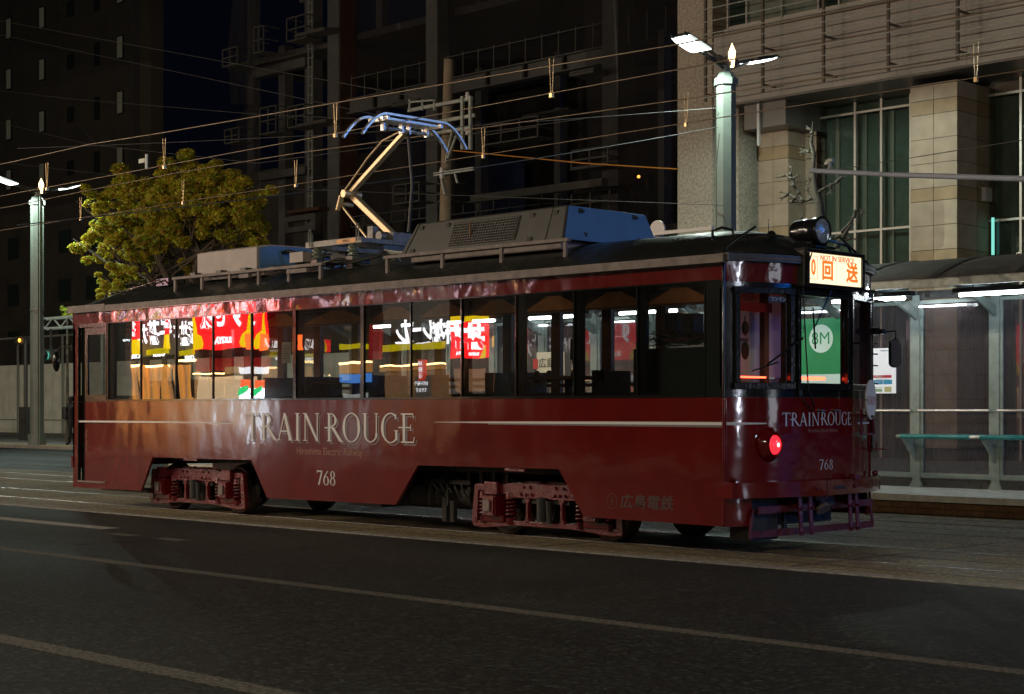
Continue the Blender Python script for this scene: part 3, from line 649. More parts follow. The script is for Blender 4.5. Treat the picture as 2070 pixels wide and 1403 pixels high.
bx('box_foot', M['gutter'], tram, -4.9, -2.5, .4, 1.8, 3.10, 3.19)
# rear box
rb = MB().prism([(.40, 3.21), (.40, 3.500), (.60, 3.545), (1.15, 3.555), (1.75, 3.50), (1.95, 3.42), (1.95, 3.21)], 'x', -9.27, -7.92).build('control_box', M['grey'], tram, bevel=.008)
MB().prism([(.44, 3.22), (.44, 3.49), (.62, 3.528), (1.15, 3.538), (1.73, 3.485), (1.91, 3.41), (1.91, 3.22)], 'x', -7.919, -7.905).build('blue_lit_end', mat('blue lit box end', (.08, .19, .38), .6, noise=(6, .1)), rb, bevel=.004)  # blue of this box end is light set into its colour
bx('box_foot', M['gutter'], tram, -9.3, -7.9, .5, 1.9, 3.14, 3.21)
for x in (-9.3, -8.7, -8.15): bx('clamp', M['greydk'], tram, x, x + .12, .3, .40, 3.187, 3.235)
cb = MB()
for y0, yb in ((.80, .62), (1.05, .9), (1.35, 1.5), (1.5, 1.75)):
    cb.tube([(-7.90, y0, 3.45), (-7.80, y0 + .02, 3.46), (-7.70, y0 + .10, 3.43), (-7.66, y0 + .16, 3.36), (-7.68, y0 + .10, 3.28), (-7.76, y0 - .08, 3.22), (-7.5, yb - .3, 3.20), (-6.9, .5, 3.2), (-6.5, .55, 3.24)], .027, 8)
for k in range(6): cb.tube([(-7.7 + k * .2, .35, 3.16), (-7.4 + k * .22, .3 + .05 * (k % 3), 3.2), (-7.1 + k * .2, .42, 3.17), (-6.7 + k * .2, .6, 3.25)], .014, 6)
cb.tube([(-6.55, .45, 3.35), (-6.5, .35, 3.2), (-6.2, .3, 3.22), (-6.0, .5, 3.2)], .015)
cb.build('roof_cable', M['rubber'], tram)
bx('junction_box', M['grey'], tram, -7.25, -6.98, .42, .62, 3.25, 3.38); bx('junction_box', M['greydk'], tram, -6.9, -6.6, .8, 1.2, 3.25, 3.36)
for x in (-7.95, -6.95, -6.75): bx('roof_bracket', M['gutter'], tram, x, x + .2, .14, .2, 3.08, 3.13)
# handrails and antenna bits at the ends
MB().tube([(-11.55, .35, 2.99), (-11.5, .35, 3.06), (-10.9, .38, 3.10), (-10.2, .4, 3.20), (-10.1, .4, 3.13)], .012).tube([(-11.75, .5, 2.96), (-11.6, .52, 3.08), (-11.0, .5, 3.14), (-10.3, .6, 3.22)], .010).build('roof_handrail', M['black'], tram)
bx('roof_vent', M['black'], tram, -10.35, -10.05, .45, .7, 3.12, 3.22)
MB().tube([(-.42, .35, 3.03), (-.42, .35, 3.13), (-.36, .42, 3.165), (-.28, .48, 3.14), (-.27, .5, 3.07)], .014).build('roof_loop', M['black'], tram)
MB().tube([(-.25, .5, 3.09), (-.1, .75, 3.10), (0, .95, 3.09)], .010).ball((-.12, .9, 3.10), .05, .05, .055).box(-.2, -.05, .75, 1.02, 3.03, 3.07).tube([(-.14, .88, 3.1), (-.14, .88, 3.26)], .004).build('antenna', M['black'], tram)
MB().tube([(.12, 1.35, 3.02), (.16, 1.5, 3.08), (.2, 1.75, 3.04), (.2, 1.85, 2.93)], .014).tube([(-.05, 2.0, 3.0), (.05, 2.1, 3.0), (.1, 2.2, 2.93)], .01).build('roof_cable', M['black'], tram)
# headlight
hl = MB().lathe([(.0, -.30), (.10, -.30), (.125, -.26), (.135, -.1), (.135, .02), (.145, .02), (.145, .045), (.12, .045)], (.13, 1.36, 3.165), 'x', 28)
hl.box(-.18, .12, 1.24, 1.48, 2.98, 3.06).box(.16, .20, 1.18, 1.54, 2.99, 3.01)
hl = hl.build('headlight', M['blackf'], tram)
MB().lathe([(.0, .03), (.06, .026), (.122, .0)], (.17, 1.36, 3.165), 'x', 28).build('lens', mat('headlight lens', (.20, .24, .26), .08, spec=1.0, noise=(14, .5), bump=(26, .006), coat=1), hl)
MB().lathe([(.0, -.12), (.06, -.09), (.118, .0)], (.16, 1.36, 3.165), 'x', 28).build('reflector', M['alu'], hl)
# destination box
YD0, YD1 = .81, 1.80
xd = .27 + .10
db = MB().prism([(YD0, 2.575), (YD1, 2.575), (YD1 + .01, 2.60), (YD1 + .01, 2.92), (YD1 - .02, 2.955), (YD0 + .02, 2.955), (YD0 - .01, 2.92), (YD0 - .01, 2.60)], 'x', .10, xd - .03).build('destination_box', M['greydk'], tram, bevel=.01)
f = MB()
for a, b, c, d in ((YD0, YD1, 2.572, 2.612), (YD0, YD1, 2.905, 2.942), (YD0, YD0 + .04, 2.612, 2.905), (YD1 - .04, YD1, 2.612, 2.905)): f.box(xd - .028, xd + .004, a, b, c, d)
f.build('box_frame', M['blackf'], db, bevel=.005)
M['dest'] = mat('destination blind', (.1, .1, .1), .5, emit=(1.0, .80, .50), estr=1.45)
bl = bx('blind', M['dest'], db, xd - .029, xd - .020, YD0 + .04, YD1 - .04, 2.612, 2.905)
M['ored'] = mat('orange lettering', (.9, .2, .02), .6, emit=(1.0, .20, .01), estr=.8); M['oredr'] = mat('red lettering', (.8, .1, .02), .6, emit=(1.0, .10, .02), estr=.75)
UX, UZ = (0, 1, 0), (0, 0, 1); xt = xd - .0175
text('NOT IN SERVICE', .074, M['oredr'], (xt, 1.345, 2.865), UX, UZ, bl, sx=1.08)
text('回', .20, M['ored'], (xt, 1.175, 2.735), UX, UZ, bl, bold=.006)
text('送', .20, M['ored'], (xt, 1.60, 2.735), UX, UZ, bl, bold=.006)
text('0', .21, M['ored'], (xt, .935, 2.76), UX, UZ, bl, sx=.7, bold=.005)
f = MB()
for a, b, c, d in ((.865, 1.005, 2.652, 2.656), (.865, 1.005, 2.872, 2.876), (.865, .869, 2.656, 2.872), (1.001, 1.005, 2.656, 2.872)): f.box(xt - .002, xt, a, b, c, d)
f.build('number_frame', M['oredr'], bl)
MB().tube([(.20, 1.18, 2.96), (.20, 1.18, 3.0), (.20, 1.42, 3.0), (.20, 1.42, 2.96)], .005).build('box_handle', M['black'], db)
bx('marker_light', M['white'], tram, fw(2.0) - .02, fw(2.0) + .02, 1.90, 2.03, 2.64, 2.78)
MB().tube([(fw(2.1)+.04, 2.0, 2.60), (fw(2.2)+.1, 2.2, 2.60), (.14, 2.44, 2.58)], .02).tube([(.1, 2.35, 2.53), (.16, 2.5, 2.51)], .014).build('rain_gutter', M['black'], tram)
# tail lamp
tl = MB().lathe([(.165, -.02), (.165, .01), (.12, .03), (.112, .07), (.10, .07), (.09, .01)], (fw(.46), .46, 1.055), 'x', 32).box(fw(.46) + .01, fw(.46) + .085, .45, .475, 1.145, 1.18).box(fw(.46) + .01, fw(.46) + .085, .45, .475, .93, .965)
tl = tl.build('tail_lamp', M['redfront'], tram)
lm = bpy.data.materials.new('tail lamp glass'); lm.use_nodes = True; nt = lm.node_tree; b_ = nt.nodes['Principled BSDF']
b_.inputs['Base Color'].default_value = (.5, .0, .0, 1); b_.inputs['Roughness'].default_value = .2
wv = nt.nodes.new('ShaderNodeTexWave'); wv.wave_type = 'RINGS'; wv.rings_direction = 'X'; wv.inputs['Scale'].default_value = 28
tc = nt.nodes.new('ShaderNodeTexCoord'); nt.links.new(tc.outputs['Object'], wv.inputs['Vector'])
rp = nt.nodes.new('ShaderNodeMapRange'); rp.inputs[3].default_value = 1.2; rp.inputs[4].default_value = 3.2
nt.links.new(wv.outputs['Fac'], rp.inputs[0]); nt.links.new(rp.outputs[0], b_.inputs['Emission Strength']); b_.inputs['Emission Color'].default_value = (1, .018, .03, 1)
M['tail'] = lm
MB().lathe([(.0, .035), (.05, .03), (.082, .01), (.095, -.01)], (fw(.46) + .06, .46, 1.055), 'x', 28).build('lens', lm, tl, origin=(fw(.46) + .06, .46, 1.055))
MB().ball((fw(.46) + .098, .46, 1.055), .006, .022, .022).build('bulb', emis('tail bulb', (1, .25, .2), 6), tl)
# front lettering
def FPm(y, z): return lambda u, v, k: FP(y + u, z + v, .002 + k)
for wd, ya, yb, z in (('TRAIN', .60, 1.14, 1.235), ('ROUGE', 1.17, 1.75, 1.24)):
    roman(wd, .125, M['lettersh'], FPm(ya + .01, z - .008), front, width=yb - ya, name='letter_shadow')
    roman(wd, .125, M['letter'], (lambda y, z: (lambda u, v, k: FP(y + u, z + v, .0065 + k)))(ya, z), front, width=yb - ya)
roman('768', .10, M['letter'], FPm(1.15, .80), front, width=.235, name='number')
tx = text('Hiroshima Electric Railway', .052, M['faint'], (0, 1.22, 1.185), UX, UZ, front, sx=.9, d=0)
for v in tx.data.vertices: v.co.x = (fw(v.co.y + ORG[front.name].y) + .003) - ORG[front.name].x
mb = MB(); ys = [.0 + .42 * i / 10 for i in range(11)]
mb.grid([[FP(y, 1.243 + .010 * i / 10, .0025) for i, y in enumerate(ys)], [FP(y, 1.272 - .008 * i / 10, .0025) for i, y in enumerate(ys)]]); mb.build('stripe', M['letter'], front)
mb = MB(); ys = [1.92 + .5 * i / 8 for i in range(9)]; mb.grid([[FP(y, 1.243, .0025) for y in ys], [FP(y, 1.262, .0025) for y in ys]]); mb.build('stripe', M['letter'], front)
# one-man plate
P1 = FP(.60, 2.47, .002); P2 = FP(.70, 2.47, .002)
dxy = (FP(.70, 0, 0) - FP(.48, 0, 0)).normalized()
pl = MB().bar(FP(.45, 2.445, -.012), FP(.68, 2.445, -.012), .004, .055).build('one_man_plate', M['rubber'], tram)
text('ワンマン', .05, M['letter'], FP(.565, 2.445, -.006), dxy, UZ, pl, sx=1.0, d=.001)
# wipers
def wiper(base, pivot, a, b, nm='wiper'):
    mb = MB().tube([base, pivot], .014).tube([pivot, (Vector(a) + Vector(b)) / 2], .006).tube([Vector(pivot) + Vector((0, .02, .02)), (Vector(a) + Vector(b)) / 2 + Vector((0, .02, .02))], .005)
    mb.bar(a, b, .014, .012); return mb.build(nm, M['black'], tram)
wiper(FP(.80, 2.07, .0), FP(.80, 2.07, .07), FP(.22, 1.755, .05), FP(.50, 1.84, .05))
wiper(FP(1.22, 2.52, .0), FP(1.22, 2.53, .08), FP(.98, 2.38, .05), FP(1.02, 1.98, .05))
wiper(FP(1.72, 2.05, .0), FP(1.80, 2.06, .08), FP(1.92, 1.80, .05), FP(1.88, 2.0, .05))
MB().tube([FP(.86, 2.9, .13), FP(.84, 2.6, .04), FP(.86, 2.0, .06), FP(.92, 1.6, .04), FP(1.03, 1.42, .03), FP(1.0, 1.38, .03), FP(.86, 1.48, .03), FP(.84, 1.60, .02)], .007).box(fw(.82), fw(.82) + .03, .80, .84, 1.52, 1.60).build('dangling_cord', M['rubber'], tram)
# white disc and rail seen behind the cooler box
q = AT(1328, 465, 9.9)
dsc = MB().cyl((q.x, 9.9, q.z), (q.x, 9.93, q.z), .17, n=28).box(q.x - .08, q.x - .05, 9.94, 9.97, 3.5, q.z).build('round_sign', M['white'], None, origin=q); tag(dsc, 'white round sign back standing up behind the cooler box on the tram roof', 'sign')
a_ = AT(1312, 470, 9.8); b_q = AT(1440, 478, 9.8)
tag(MB().box(a_.x, b_q.x, 9.78, 9.84, a_.z - .06, a_.z).box(a_.x + .1, a_.x + .14, 9.78, 9.84, 3.4, a_.z - .06).build('top_rail', M['white'], None, origin=a_), 'white horizontal rail behind the roof next to the round sign', 'rail')
# small front fittings, KIRIN headboard
MB().box(fw(1.3), fw(1.3) + .02, 1.22, 1.36, 1.55, 1.57).box(fw(1.66), fw(1.66) + .02, 1.62, 1.70, 1.545, 1.575).build('handle', M['black'], tram)
for y in (1.15, 1.42): MB().cyl(FP(y, 1.385, .0), FP(y, 1.385, .04), .010, n=8).bar(FP(y - .05, 1.38, .02), FP(y + .09, 1.38, .02), .01, .006).build('clip', M['steel'], tram)
hb = MB(); yk, zk, hxk = 1.93, 1.49, fw(1.93) + .16
dk = Vector((-.27, .963, 0))
ring = [(math.cos(t * PI / 16), math.sin(t * PI / 16)) for t in range(32)]
nrm = Vector((.963, .27, 0)); ck = Vector((hxk, yk, zk))
kir = bpy.data.objects.new('headboard', None)
disc = [ck + dk * (c * .165) + Vector((0, 0, s_ * .20)) for c, s_ in ring]; disb = [p - nrm * .012 for p in disc]
hb.add(disc + disb, [tuple(range(32)), tuple(range(63, 31, -1))] + [(i, i + 32, (i + 1) % 32 + 32, (i + 1) % 32) for i in range(32)])
bpy.data.objects.remove(kir)
hbo = hb.build('headboard', M['white'], None, origin=ck); tag(hbo, 'white oval headboard with red lettering hung on the right of the tram front', 'sign')
roman('KIRIN', .085, mat('red print', (.45, .02, .05), .5), lambda u, v, k: ck + dk * (u - .135) + Vector((0, 0, v - .05)) + nrm * (.002 + k), hbo, width=.27)
MB().cyl(ck + nrm * .0 + Vector((0, 0, -.17)), ck + nrm * .02 + Vector((0, 0, -.17)), .014, n=10).bar(ck - dk * .2, ck - dk * .155, .006, .012).bar(ck + dk * .155, ck + dk * .2, .006, .012).build('fixing', M['dark'], hbo)
hk = MB(); q = FP(2.0, 0, .03)
for dy in (-.10, .10): hk.bar((fw(2.02) + .13, yk + dy, 1.40), (fw(2.02) + .14, yk + dy * 1.15, 1.14), .012, .022)
hk.bar((fw(2.02) + .14, yk - .12, 1.14), (fw(2.02) + .14, yk + .12, 1.14), .02, .02).bar((fw(2.02) + .13, yk - .1, 1.32), (fw(2.02) + .13, yk + .1, 1.32), .012, .02)
for dy in (-.1, .1): hk.bar((fw(2.02), yk + dy, 1.33), (fw(2.02) + .13, yk + dy, 1.33), .015, .015)
hk.build('headboard_bracket', M['redrough'], tram)
MB().tube([(.06, 2.36, .98), (.22, 2.46, .98)], .008).tube([(.12, 2.40, .95), (.12, 2.40, 1.06)], .008).build('step_peg', M['redrough'], tram)
# right front mirror with bracket rods
mr = MB().tube([(.02, W + .02, .95), (.02, W + .03, 2.60)], .012).tube([(.0, W + .0, 2.20), (.10, W + .10, 2.20), (.20, W + .18, 2.21), (.20, W + .18, 2.10)], .012).box(-.02, .10, W - .05, W + .05, 2.17, 2.24).box(.08, .13, W + .05, W + .12, 2.18, 2.23)
for z in (2.08, 1.97, 1.85, 1.66): mr.tube([(.05, W - .02, z), (.05, W + .08, z)], .008)
mr.build('mirror_bracket', M['black'], tram)
mm = MB(); cm = Vector((.22, W + .16, 1.98)); ms = M['black']
prof = [(math.cos(t * PI / 12) * .052, math.sin(t * PI / 12) * .052 + (.10 if 0 <= t <= 12 else -.10)) for t in range(24)]
dm = Vector((.5, .866, 0)); nm = Vector((.866, -.5, 0))
fr_ = [cm + dm * a * 1.25 + Vector((0, 0, b)) for a, b in prof]; bk = [p - nm * .05 for p in fr_]
mm.add(fr_ + bk, [tuple(range(24)), tuple(range(47, 23, -1))] + [(i, i + 24, (i + 1) % 24 + 24, (i + 1) % 24) for i in range(24)])
mo = mm.build('mirror', M['black'], tram, bevel=.012)
MB().add([cm + nm * .001 + dm * a * 1.0 + Vector((0, 0, b * .92)) for a, b in prof], [tuple(range(24))]).build('mirror_glass', mat('mirror glass', (.04, .04, .045), .06, metal=.0, spec=1), mo)
# left rear mirror, buffer
lmr = MB().tube([(X0, .0, 2.30), (X0 - .25, -.06, 2.30), (X0 - .33, -.08, 2.24)], .01).ball((X0 - .33, -.08, 2.09), .04, .06, .15).box(X0 - .05, X0, -.01, .02, 2.24, 2.33).build('rear_mirror', M['black'], tram)
MB().box(X0 - .14, X0, .05, .4, .55, .72).build('rear_bumper', M['redfront'], tram)
# interior
bx('interior_floor', M['interior'], tram, X0 + .1, -.05, .06, W - .06, .86, .90)
for i in range(12):
    x0, x1 = WX[i], WX[i + 1]; xm = (x0 + x1) / 2
    MB().prism([(x0, 2.63), (x0, 2.44), (xm - .05, 2.60), (xm + .05, 2.60), (x1, 2.44), (x1, 2.63)], 'y', .13, .14).build('near_swag', M['clothdk'], tram)
    MB().prism([(x0, 2.80), (x0, 2.585), (x0 + .10, 2.58), (x0 + .32, 2.61), (x1 - .32, 2.61), (x1 - .1, 2.58), (x1, 2.585), (x1, 2.80)], 'y', W - .22, W - .12).build('valance', M['cloth'], tram)
bx('cornice', M['wood'], tram, -10.9, -.3, W - .30, W - .221, 2.575, 2.60)
for k, x in enumerate((-10.0, -8.3, -6.2, -4.2, -2.6)):
    t = MB().box(x - .45, x + .45, .3, 1.0, 1.715, 1.745).box(x - .03, x + .03, .6, .66, .9, 1.715).build('table', M['wood'], tram)
    for dx in (-.62, .62):
        MB().box(x + dx - .03, x + dx + .03, .35, .9, 1.4, 1.80).box(x + dx - .2, x + dx + .2, .35, .9, 1.30, 1.36).build('chair', M['wheel'], tram)
bx('counter_rail', M['wood'], tram, -10.5, -1.4, W - .45, W - .38, 1.66, 1.70)
for x in (-2.9, -2.72, -2.35, -1.95): MB().ball((x, .45, 1.745), .035, .05, .07).build('menu_holder', M['interior'], tram)
MB().cyl((-2.35, .5, 1.745), (-2.35, .5, 1.92), .035, .06, 12).box(-2.41, -2.29, .45, .55, 1.92, 2.14).build('bottle_rack', M['interior'], tram)
bx('blind_cloth', M['redcloth'], tram, .0, .02, .15, .72, 2.33, 2.42)
cab = bx('equipment_cabinet', M['dark'], tram, -1.35, -.42, .25, .75, .9, 2.0)
bx('cabinet_shelf', M['wood'], cab, -1.10, -.40, .3, .9, 2.07, 2.10)
cbl = MB()
for k in range(26):
    x = random.uniform(-1.1, -.5); pts = [(x + .12 * i * random.uniform(-1, 1), random.uniform(.25, .5), 2.02 + random.uniform(0, .16)) for i in range(5)]
    cbl.tube(pts, .006, 4)
cbl.build('cable_tangle', M['copper'] if False else M['wheel'], cab)
bx('driver_partition', M['white'], tram, -.66, -.62, .80, 1.75, 1.72, 2.62); bx('driver_partition', M['grey'], tram, -.68, -.64, .8, 1.75, .9, 1.715); bx('partition_post', M['wood'], tram, -.5, -.44, 1.22, 1.30, .9, 2.6)
MB().tube([(-.1, .45, 2.3), (-.1, .45, 2.1)], .006).ball((-.1, .45, 2.18), .04, .03, .07).ball((-.1, .45, 1.96), .03, .05, .09).build('hanging_lamp', M['interior'], tram)
for x, y, s, lab in ((-1.06, .48, .15, 'black loudspeaker box on the cabinet by the tram window, the taller one on the left'), (-.78, .42, .14, 'black loudspeaker box on the cabinet nearest the tram front corner')):
    sp = MB().box(x - s/2, x + s/2, y, y + .16, 2.101, 2.101 + s * 1.75).build('loudspeaker', M['rubber'], None, origin=(x, y, 2.101), bevel=.006)
    tag(sp, lab, 'loudspeaker', 'loudspeakers inside the tram')
    MB().cyl((x, y - .001, 2.16), (x, y - .008, 2.16), s * .3, n=16).cyl((x, y - .001, 2.25), (x, y - .008, 2.25), s * .15, n=12).build('cone', M['greydk'], sp)
pn = bx('paper_notice', M['paper'], tram, -6.88, -6.70, .018, .020, 1.96, 2.22)
for k in range(6): bx('print_line', M['lettersh'], pn, -6.86, -6.86 + (.13 if k else .15), .015, .0175, 2.17 - k * .03, 2.176 - k * .03)
text('IN ROUGE', .035, M['letter'], (-7.02, .002, 2.12), (1, 0, 0), UZ, side)
# ---------------------------------------------------------------- platform and shelter
PXE = 8.0; PXW = -20.0
plat = thing('tram_platform', 'low tram platform with brown brick edge and pale paving behind the tram', 'platform', (-10, 8, 0))
bx('platform_body', M['brick'], plat, PXW, PXE, 6.86, 9.45, 0, .215)
bx('platform_paving', M['slab'], plat, PXW, PXE, 6.98, 9.5, .215, .262)
bl_ = MB(); 
for r_ in range(2):
    x = -9.0 + (.2 if r_ else 0)
    for k in range(34):
        o = bx('brick', M['brick'], plat, x, x + .385, 6.838 - random.uniform(0, .004), 6.859, .012 + r_ * .078, .083 + r_ * .078); x += .395
x = -9.0
for k in range(28):
    o = bx('edge_slab', M['slab'], plat, x, x + .475, 6.82, 6.979, .178, .262 + random.uniform(-.001, .002)); x += .48
SY = 8.9; PW = 1.268
sh = thing('tram_stop_shelter', 'long glazed tram stop shelter with grey green posts and dark curved roof', 'shelter', (-9, SY, .262))
px0 = -3.344; posts = [px0 + PW * k for k in range(-10, 5)]
def shroof_z(y): t = (y - 7.15) / 2.25; return 3.13 + .42 * math.sin(PI * min(1, max(0, t * .62)) ) ** .8
rws = [[(x, 7.15 + 2.3 * k / 14, shroof_z(7.15 + 2.3 * k / 14)) for k in range(15)] for x in (posts[0] - .5, posts[-1] + .5)]
MB().grid(rws).grid([[(p[0], p[1], p[2] - .03) for p in r] for r in rws][::-1]).build('roof', M['shroof'], sh)
bx('roof_edge', M['galv'], sh, posts[0] - .5, posts[-1] + .5, 7.10, 7.15, 3.03, 3.14)
bx('roof_edge', M['greydk'], sh, posts[0] - .5, posts[-1] + .5, 8.86, 8.96, 3.00, 3.12)
bx('roof_pipe', M['galv'], sh, posts[0] - .5, posts[-1] + .5, 7.5, 7.54, 3.06, 3.10)
for i, x in enumerate(posts):
    MB().grid([[(x + dx, 7.15 + 2.3 * k / 14, shroof_z(7.15 + 2.3 * k / 14) + .012) for k in range(15)] for dx in (-.07, .07)]).build('roof_rib', M['greydk'], sh)
    MB().box(x - .06, x + .06, SY - .05, SY + .05, .262, 3.06).box(x - .09, x + .09, SY - .08, SY + .08, .262, .282).prism([(x - .1, .282), (x + .1, .282), (x + .06, .36), (x - .06, .36)], 'y', SY - .055, SY + .055).build('post', M['shel'], sh, bevel=.004)
    MB().prism([(SY - .05, 2.70), (SY - .05, 2.86), (7.95, 3.12), (7.85, 3.12)], 'x', x - .02, x + .02).box(x - .025, x + .025, 7.15, SY, 3.06, 3.12).build('bracket', M['shel'], sh)
    for z in (1.05, 1.36): MB().cyl((x - .02, SY - .051, z), (x - .02, SY - .06, z), .012, n=8).build('bolt', M['galv'], sh)
for i in range(len(posts) - 1):
    a, b = posts[i] + .061, posts[i + 1] - .061
    fr = MB().box(a, a + .045, SY - .03, SY + .03, .40, 2.98).box(b - .045, b, SY - .03, SY + .03, .40, 2.98).box(a + .045, b - .045, SY - .03, SY + .03, .40, .47).box(a + .045, b - .045, SY - .03, SY + .03, 2.93, 2.98).build('panel_frame', M['shel'], sh)
    MB().add([(a + .045, SY, .47), (b - .045, SY, .47), (b - .045, SY, 2.93), (a + .045, SY, 2.93)], [(0, 1, 2, 3)]).build('glass_panel', M['shglass'], fr)
    for k in range(9):
        xx = a + .07 + (b - a - .14) * (k % 8) / 8
    MB().cyl((posts[i] + .06, SY - .09, 1.375), (posts[i + 1] - .06, SY - .09, 1.375), .022, n=10).build('handrail', M['alu'], sh)
bw = MB()
wal = bx('plinth', M['conc'], sh, posts[0], posts[-1], SY - .0, SY + .12, .262, .385)
for r_ in range(2):
    x = -5.0 + .1 * r_
    for k in range(22): bx('plinth_block', M['conc'], wal, x, x + .29, SY - .015, SY - .001, .266 + r_ * .06, .32 + r_ * .06); x += .30
# leaning bars
for i in range(10, len(posts) - 1):
    a, b = posts[i], posts[i + 1]
    MB().cyl((a + .10, SY - .16, 1.005), (b - .10, SY - .16, 1.005), .032, n=12).build('rest_bar', M['teal'], sh)
    MB().cyl((a - .02, SY - .42, 1.005), (b - .18, SY - .42, 1.005), .034, n=12).build('rest_bar', M['teal'], sh)
    MB().cyl((b - .18, SY - .42, 1.005), (b - .02, SY - .42, 1.005), .028, n=10).cyl((b - .10, SY - .16, 1.005), (b + .1, SY - .16, 1.005), .026, n=10).build('bar_sleeve', M['alu'], sh)
    MB().prism([(SY - .05, .62), (SY - .05, .98), (SY - .42, 1.0), (SY - .42, .97)], 'x', a - .01, a + .01).tube([(a - .1, SY - .16, 1.005), (a - .08, SY - .42, 1.005), (a, SY - .42, 1.005)], .026).build('bar_bracket', M['shel'], sh)
# fluorescent tubes hung under the roof
tx0 = AT(1940, 597, 7.9).x
for k in range(-6, 2):
    xa = tx0 + k * 2.06
    lf = MB().box(xa - .08, xa + 1.33, 7.84, 7.96, 2.985, 3.05).tube([(xa + .2, 7.9, 3.05), (xa + .2, 7.9, 3.12)], .01).build('light_fitting', M['greydk'], sh)
    MB().cyl((xa, 7.9, 2.955), (xa + 1.2, 7.9, 2.955), .022, n=8).build('fluorescent_tube', M['tube'], lf)
    MB().cyl((xa + 1.55, 7.9, 3.0), (xa + 1.62, 7.9, 2.98), .05, .03, 10).build('security_camera', M['white'], sh)
    xb = xa + .9
    MB().cyl((xb, 8.78, 2.885), (xb + .75, 8.78, 2.885), .012, n=6).build('fluorescent_tube', emis('slim tube', (.9, .95, 1.0), 16, False) if k == -6 else bpy.data.materials['slim tube'], sh)
# scribble rubbed on the glass
for i, (s, x, z, h) in enumerate((('よしだ', -2.78, 1.96 + .22, .26), ('みつき', -2.72, 1.90, .18), ('S', -3.08, 2.42, .14), ('e', -3.06, 2.28, .12), ('x', -3.05, 2.16, .13))):
    text(s, h, M['greydk'], (x, SY - .004, z + .0), (1, 0, .02), (.06, 0, 1), sh, name='scribble', d=.0, bold=-.004)
# poster
ps = bx('notice_poster', mat('lit poster', (.72, .74, .78), .6, emit=(.85, .9, 1), estr=.30), None, -4.09, -3.65, 8.80, 8.812, 1.63, 2.30)
tag(ps, 'white notice poster with red and blue print fixed inside the shelter glass', 'poster')
pz = 8.798
for a, b, c, d, cc_ in ((-4.03, -3.72, 1.86, 1.90, (.55, .02, .04)), (-4.03, -3.87, 1.765, 1.83, (.03, .30, .60)), (-3.86, -3.71, 1.765, 1.83, (.03, .35, .65)), (-4.0, -3.88, 1.655, 1.70, (.3, .5, .3)), (-3.84, -3.72, 1.65, 1.73, (.6, .6, .3)), (-4.02, -3.87, 1.715, 1.72, (.2, .2, .25))):
    bx('print_block', mat('print', cc_, .6), ps, a, b, pz, 8.7995, c, d)
text('運賃後払い', .034, M['paper'], (-3.93, pz - .001, 1.88), (1, 0, 0), UZ, ps, d=.0005); text('Information', .045, M['greydk'], (-3.80, pz, 2.265), (1, 0, 0), UZ, ps, d=.0005)
for k in range(3): bx('print_line', M['greydk'], ps, -3.99, -3.76, pz, 8.7995, 1.845 - k * .004, 1.846 - k * .004)
text('ICOCA', .03, M['paper'], (-3.95, pz - .001, 1.80), (1, 0, 0), UZ, ps, d=.0005)
# station name board behind the tram front, seen from its back
ge = mat('green board', (.01, .22, .08), .4, emit=(.01, .30, .10), estr=.45); gw = mat('board white', (.5, .6, .55), .4, emit=(.62, .85, .75), estr=.55); gd = mat('board dark green', (.005, .06, .03), .4)
gb = bx('station_name_board', ge, None, -7.0, -4.52, 8.72, 8.75, 1.93, 2.78)
tag(gb, 'green station name board with white disc seen from behind through the tram windscreen', 'sign')
bx('board_base', gw, gb, -7.0, -4.52, 8.722, 8.752, 1.62, 1.928)
rx = (-1, 0, 0)
MB().lathe([(0, -.004), (.215, -.004)], (-4.90, 8.715, 2.47), 'y', 36).build('disc', gw, gb)
text('M8', .27, ge, (-4.90, 8.705, 2.465), rx, UZ, gb, d=.001)
text('立町', .36, gw, (-5.85, 8.712, 2.36), rx, UZ, gb, bold=.004, d=.001)
text('出入口', .13, gd, (-5.36, 8.712, 2.62), rx, UZ, gb, d=.001)
text('Tatemachi', .16, gw, (-5.82, 8.712, 2.11), rx, UZ, gb, d=.001)
text('다테마치', .13, gw, (-5.8, 8.712, 1.98), rx, UZ, gb, d=.001)
# red display bar behind the windscreen
rd = MB().cyl((.02, 1.0, 1.70), (.06, 1.55, 1.70), .014, n=8).build('red_display_bar', emis('red led bar', (1.0, .05, .02), 14, False), tram)
MB().cyl((.02, .16, 1.70), (.06, .56, 1.70), .008, n=8).build('red_display_bar', bpy.data.materials['red led bar'], tram)
# route board seen through the windows
rbz = bx('route_board', mat('route board', (.6, .55, .42), .6, emit=(.9, .8, .55), estr=.22), None, *[AT(1085, 712, 8.8).x, AT(1140, 712, 8.8).x], 8.80, 8.815, AT(1100, 760, 8.8).z, AT(1100, 712, 8.8).z)
tag(rbz, 'cream board with black station lettering on the shelter glass seen through the tram windows', 'sign')
c = AT(1112, 735, 8.79); text('広島駅', .19, M['rubber'], c, (1, 0, 0), UZ, rbz, d=.001)
text('For Hiroshima Sta.', .09, M['rubber'], (c.x, c.y, c.z - .19), (1, 0, 0), UZ, rbz, d=.001)
bx('route_number', mat('red box', (.6, .03, .03), .5), rbz, c.x - .42, c.x - .31, 8.79, 8.798, c.z - .09, c.z + .09)
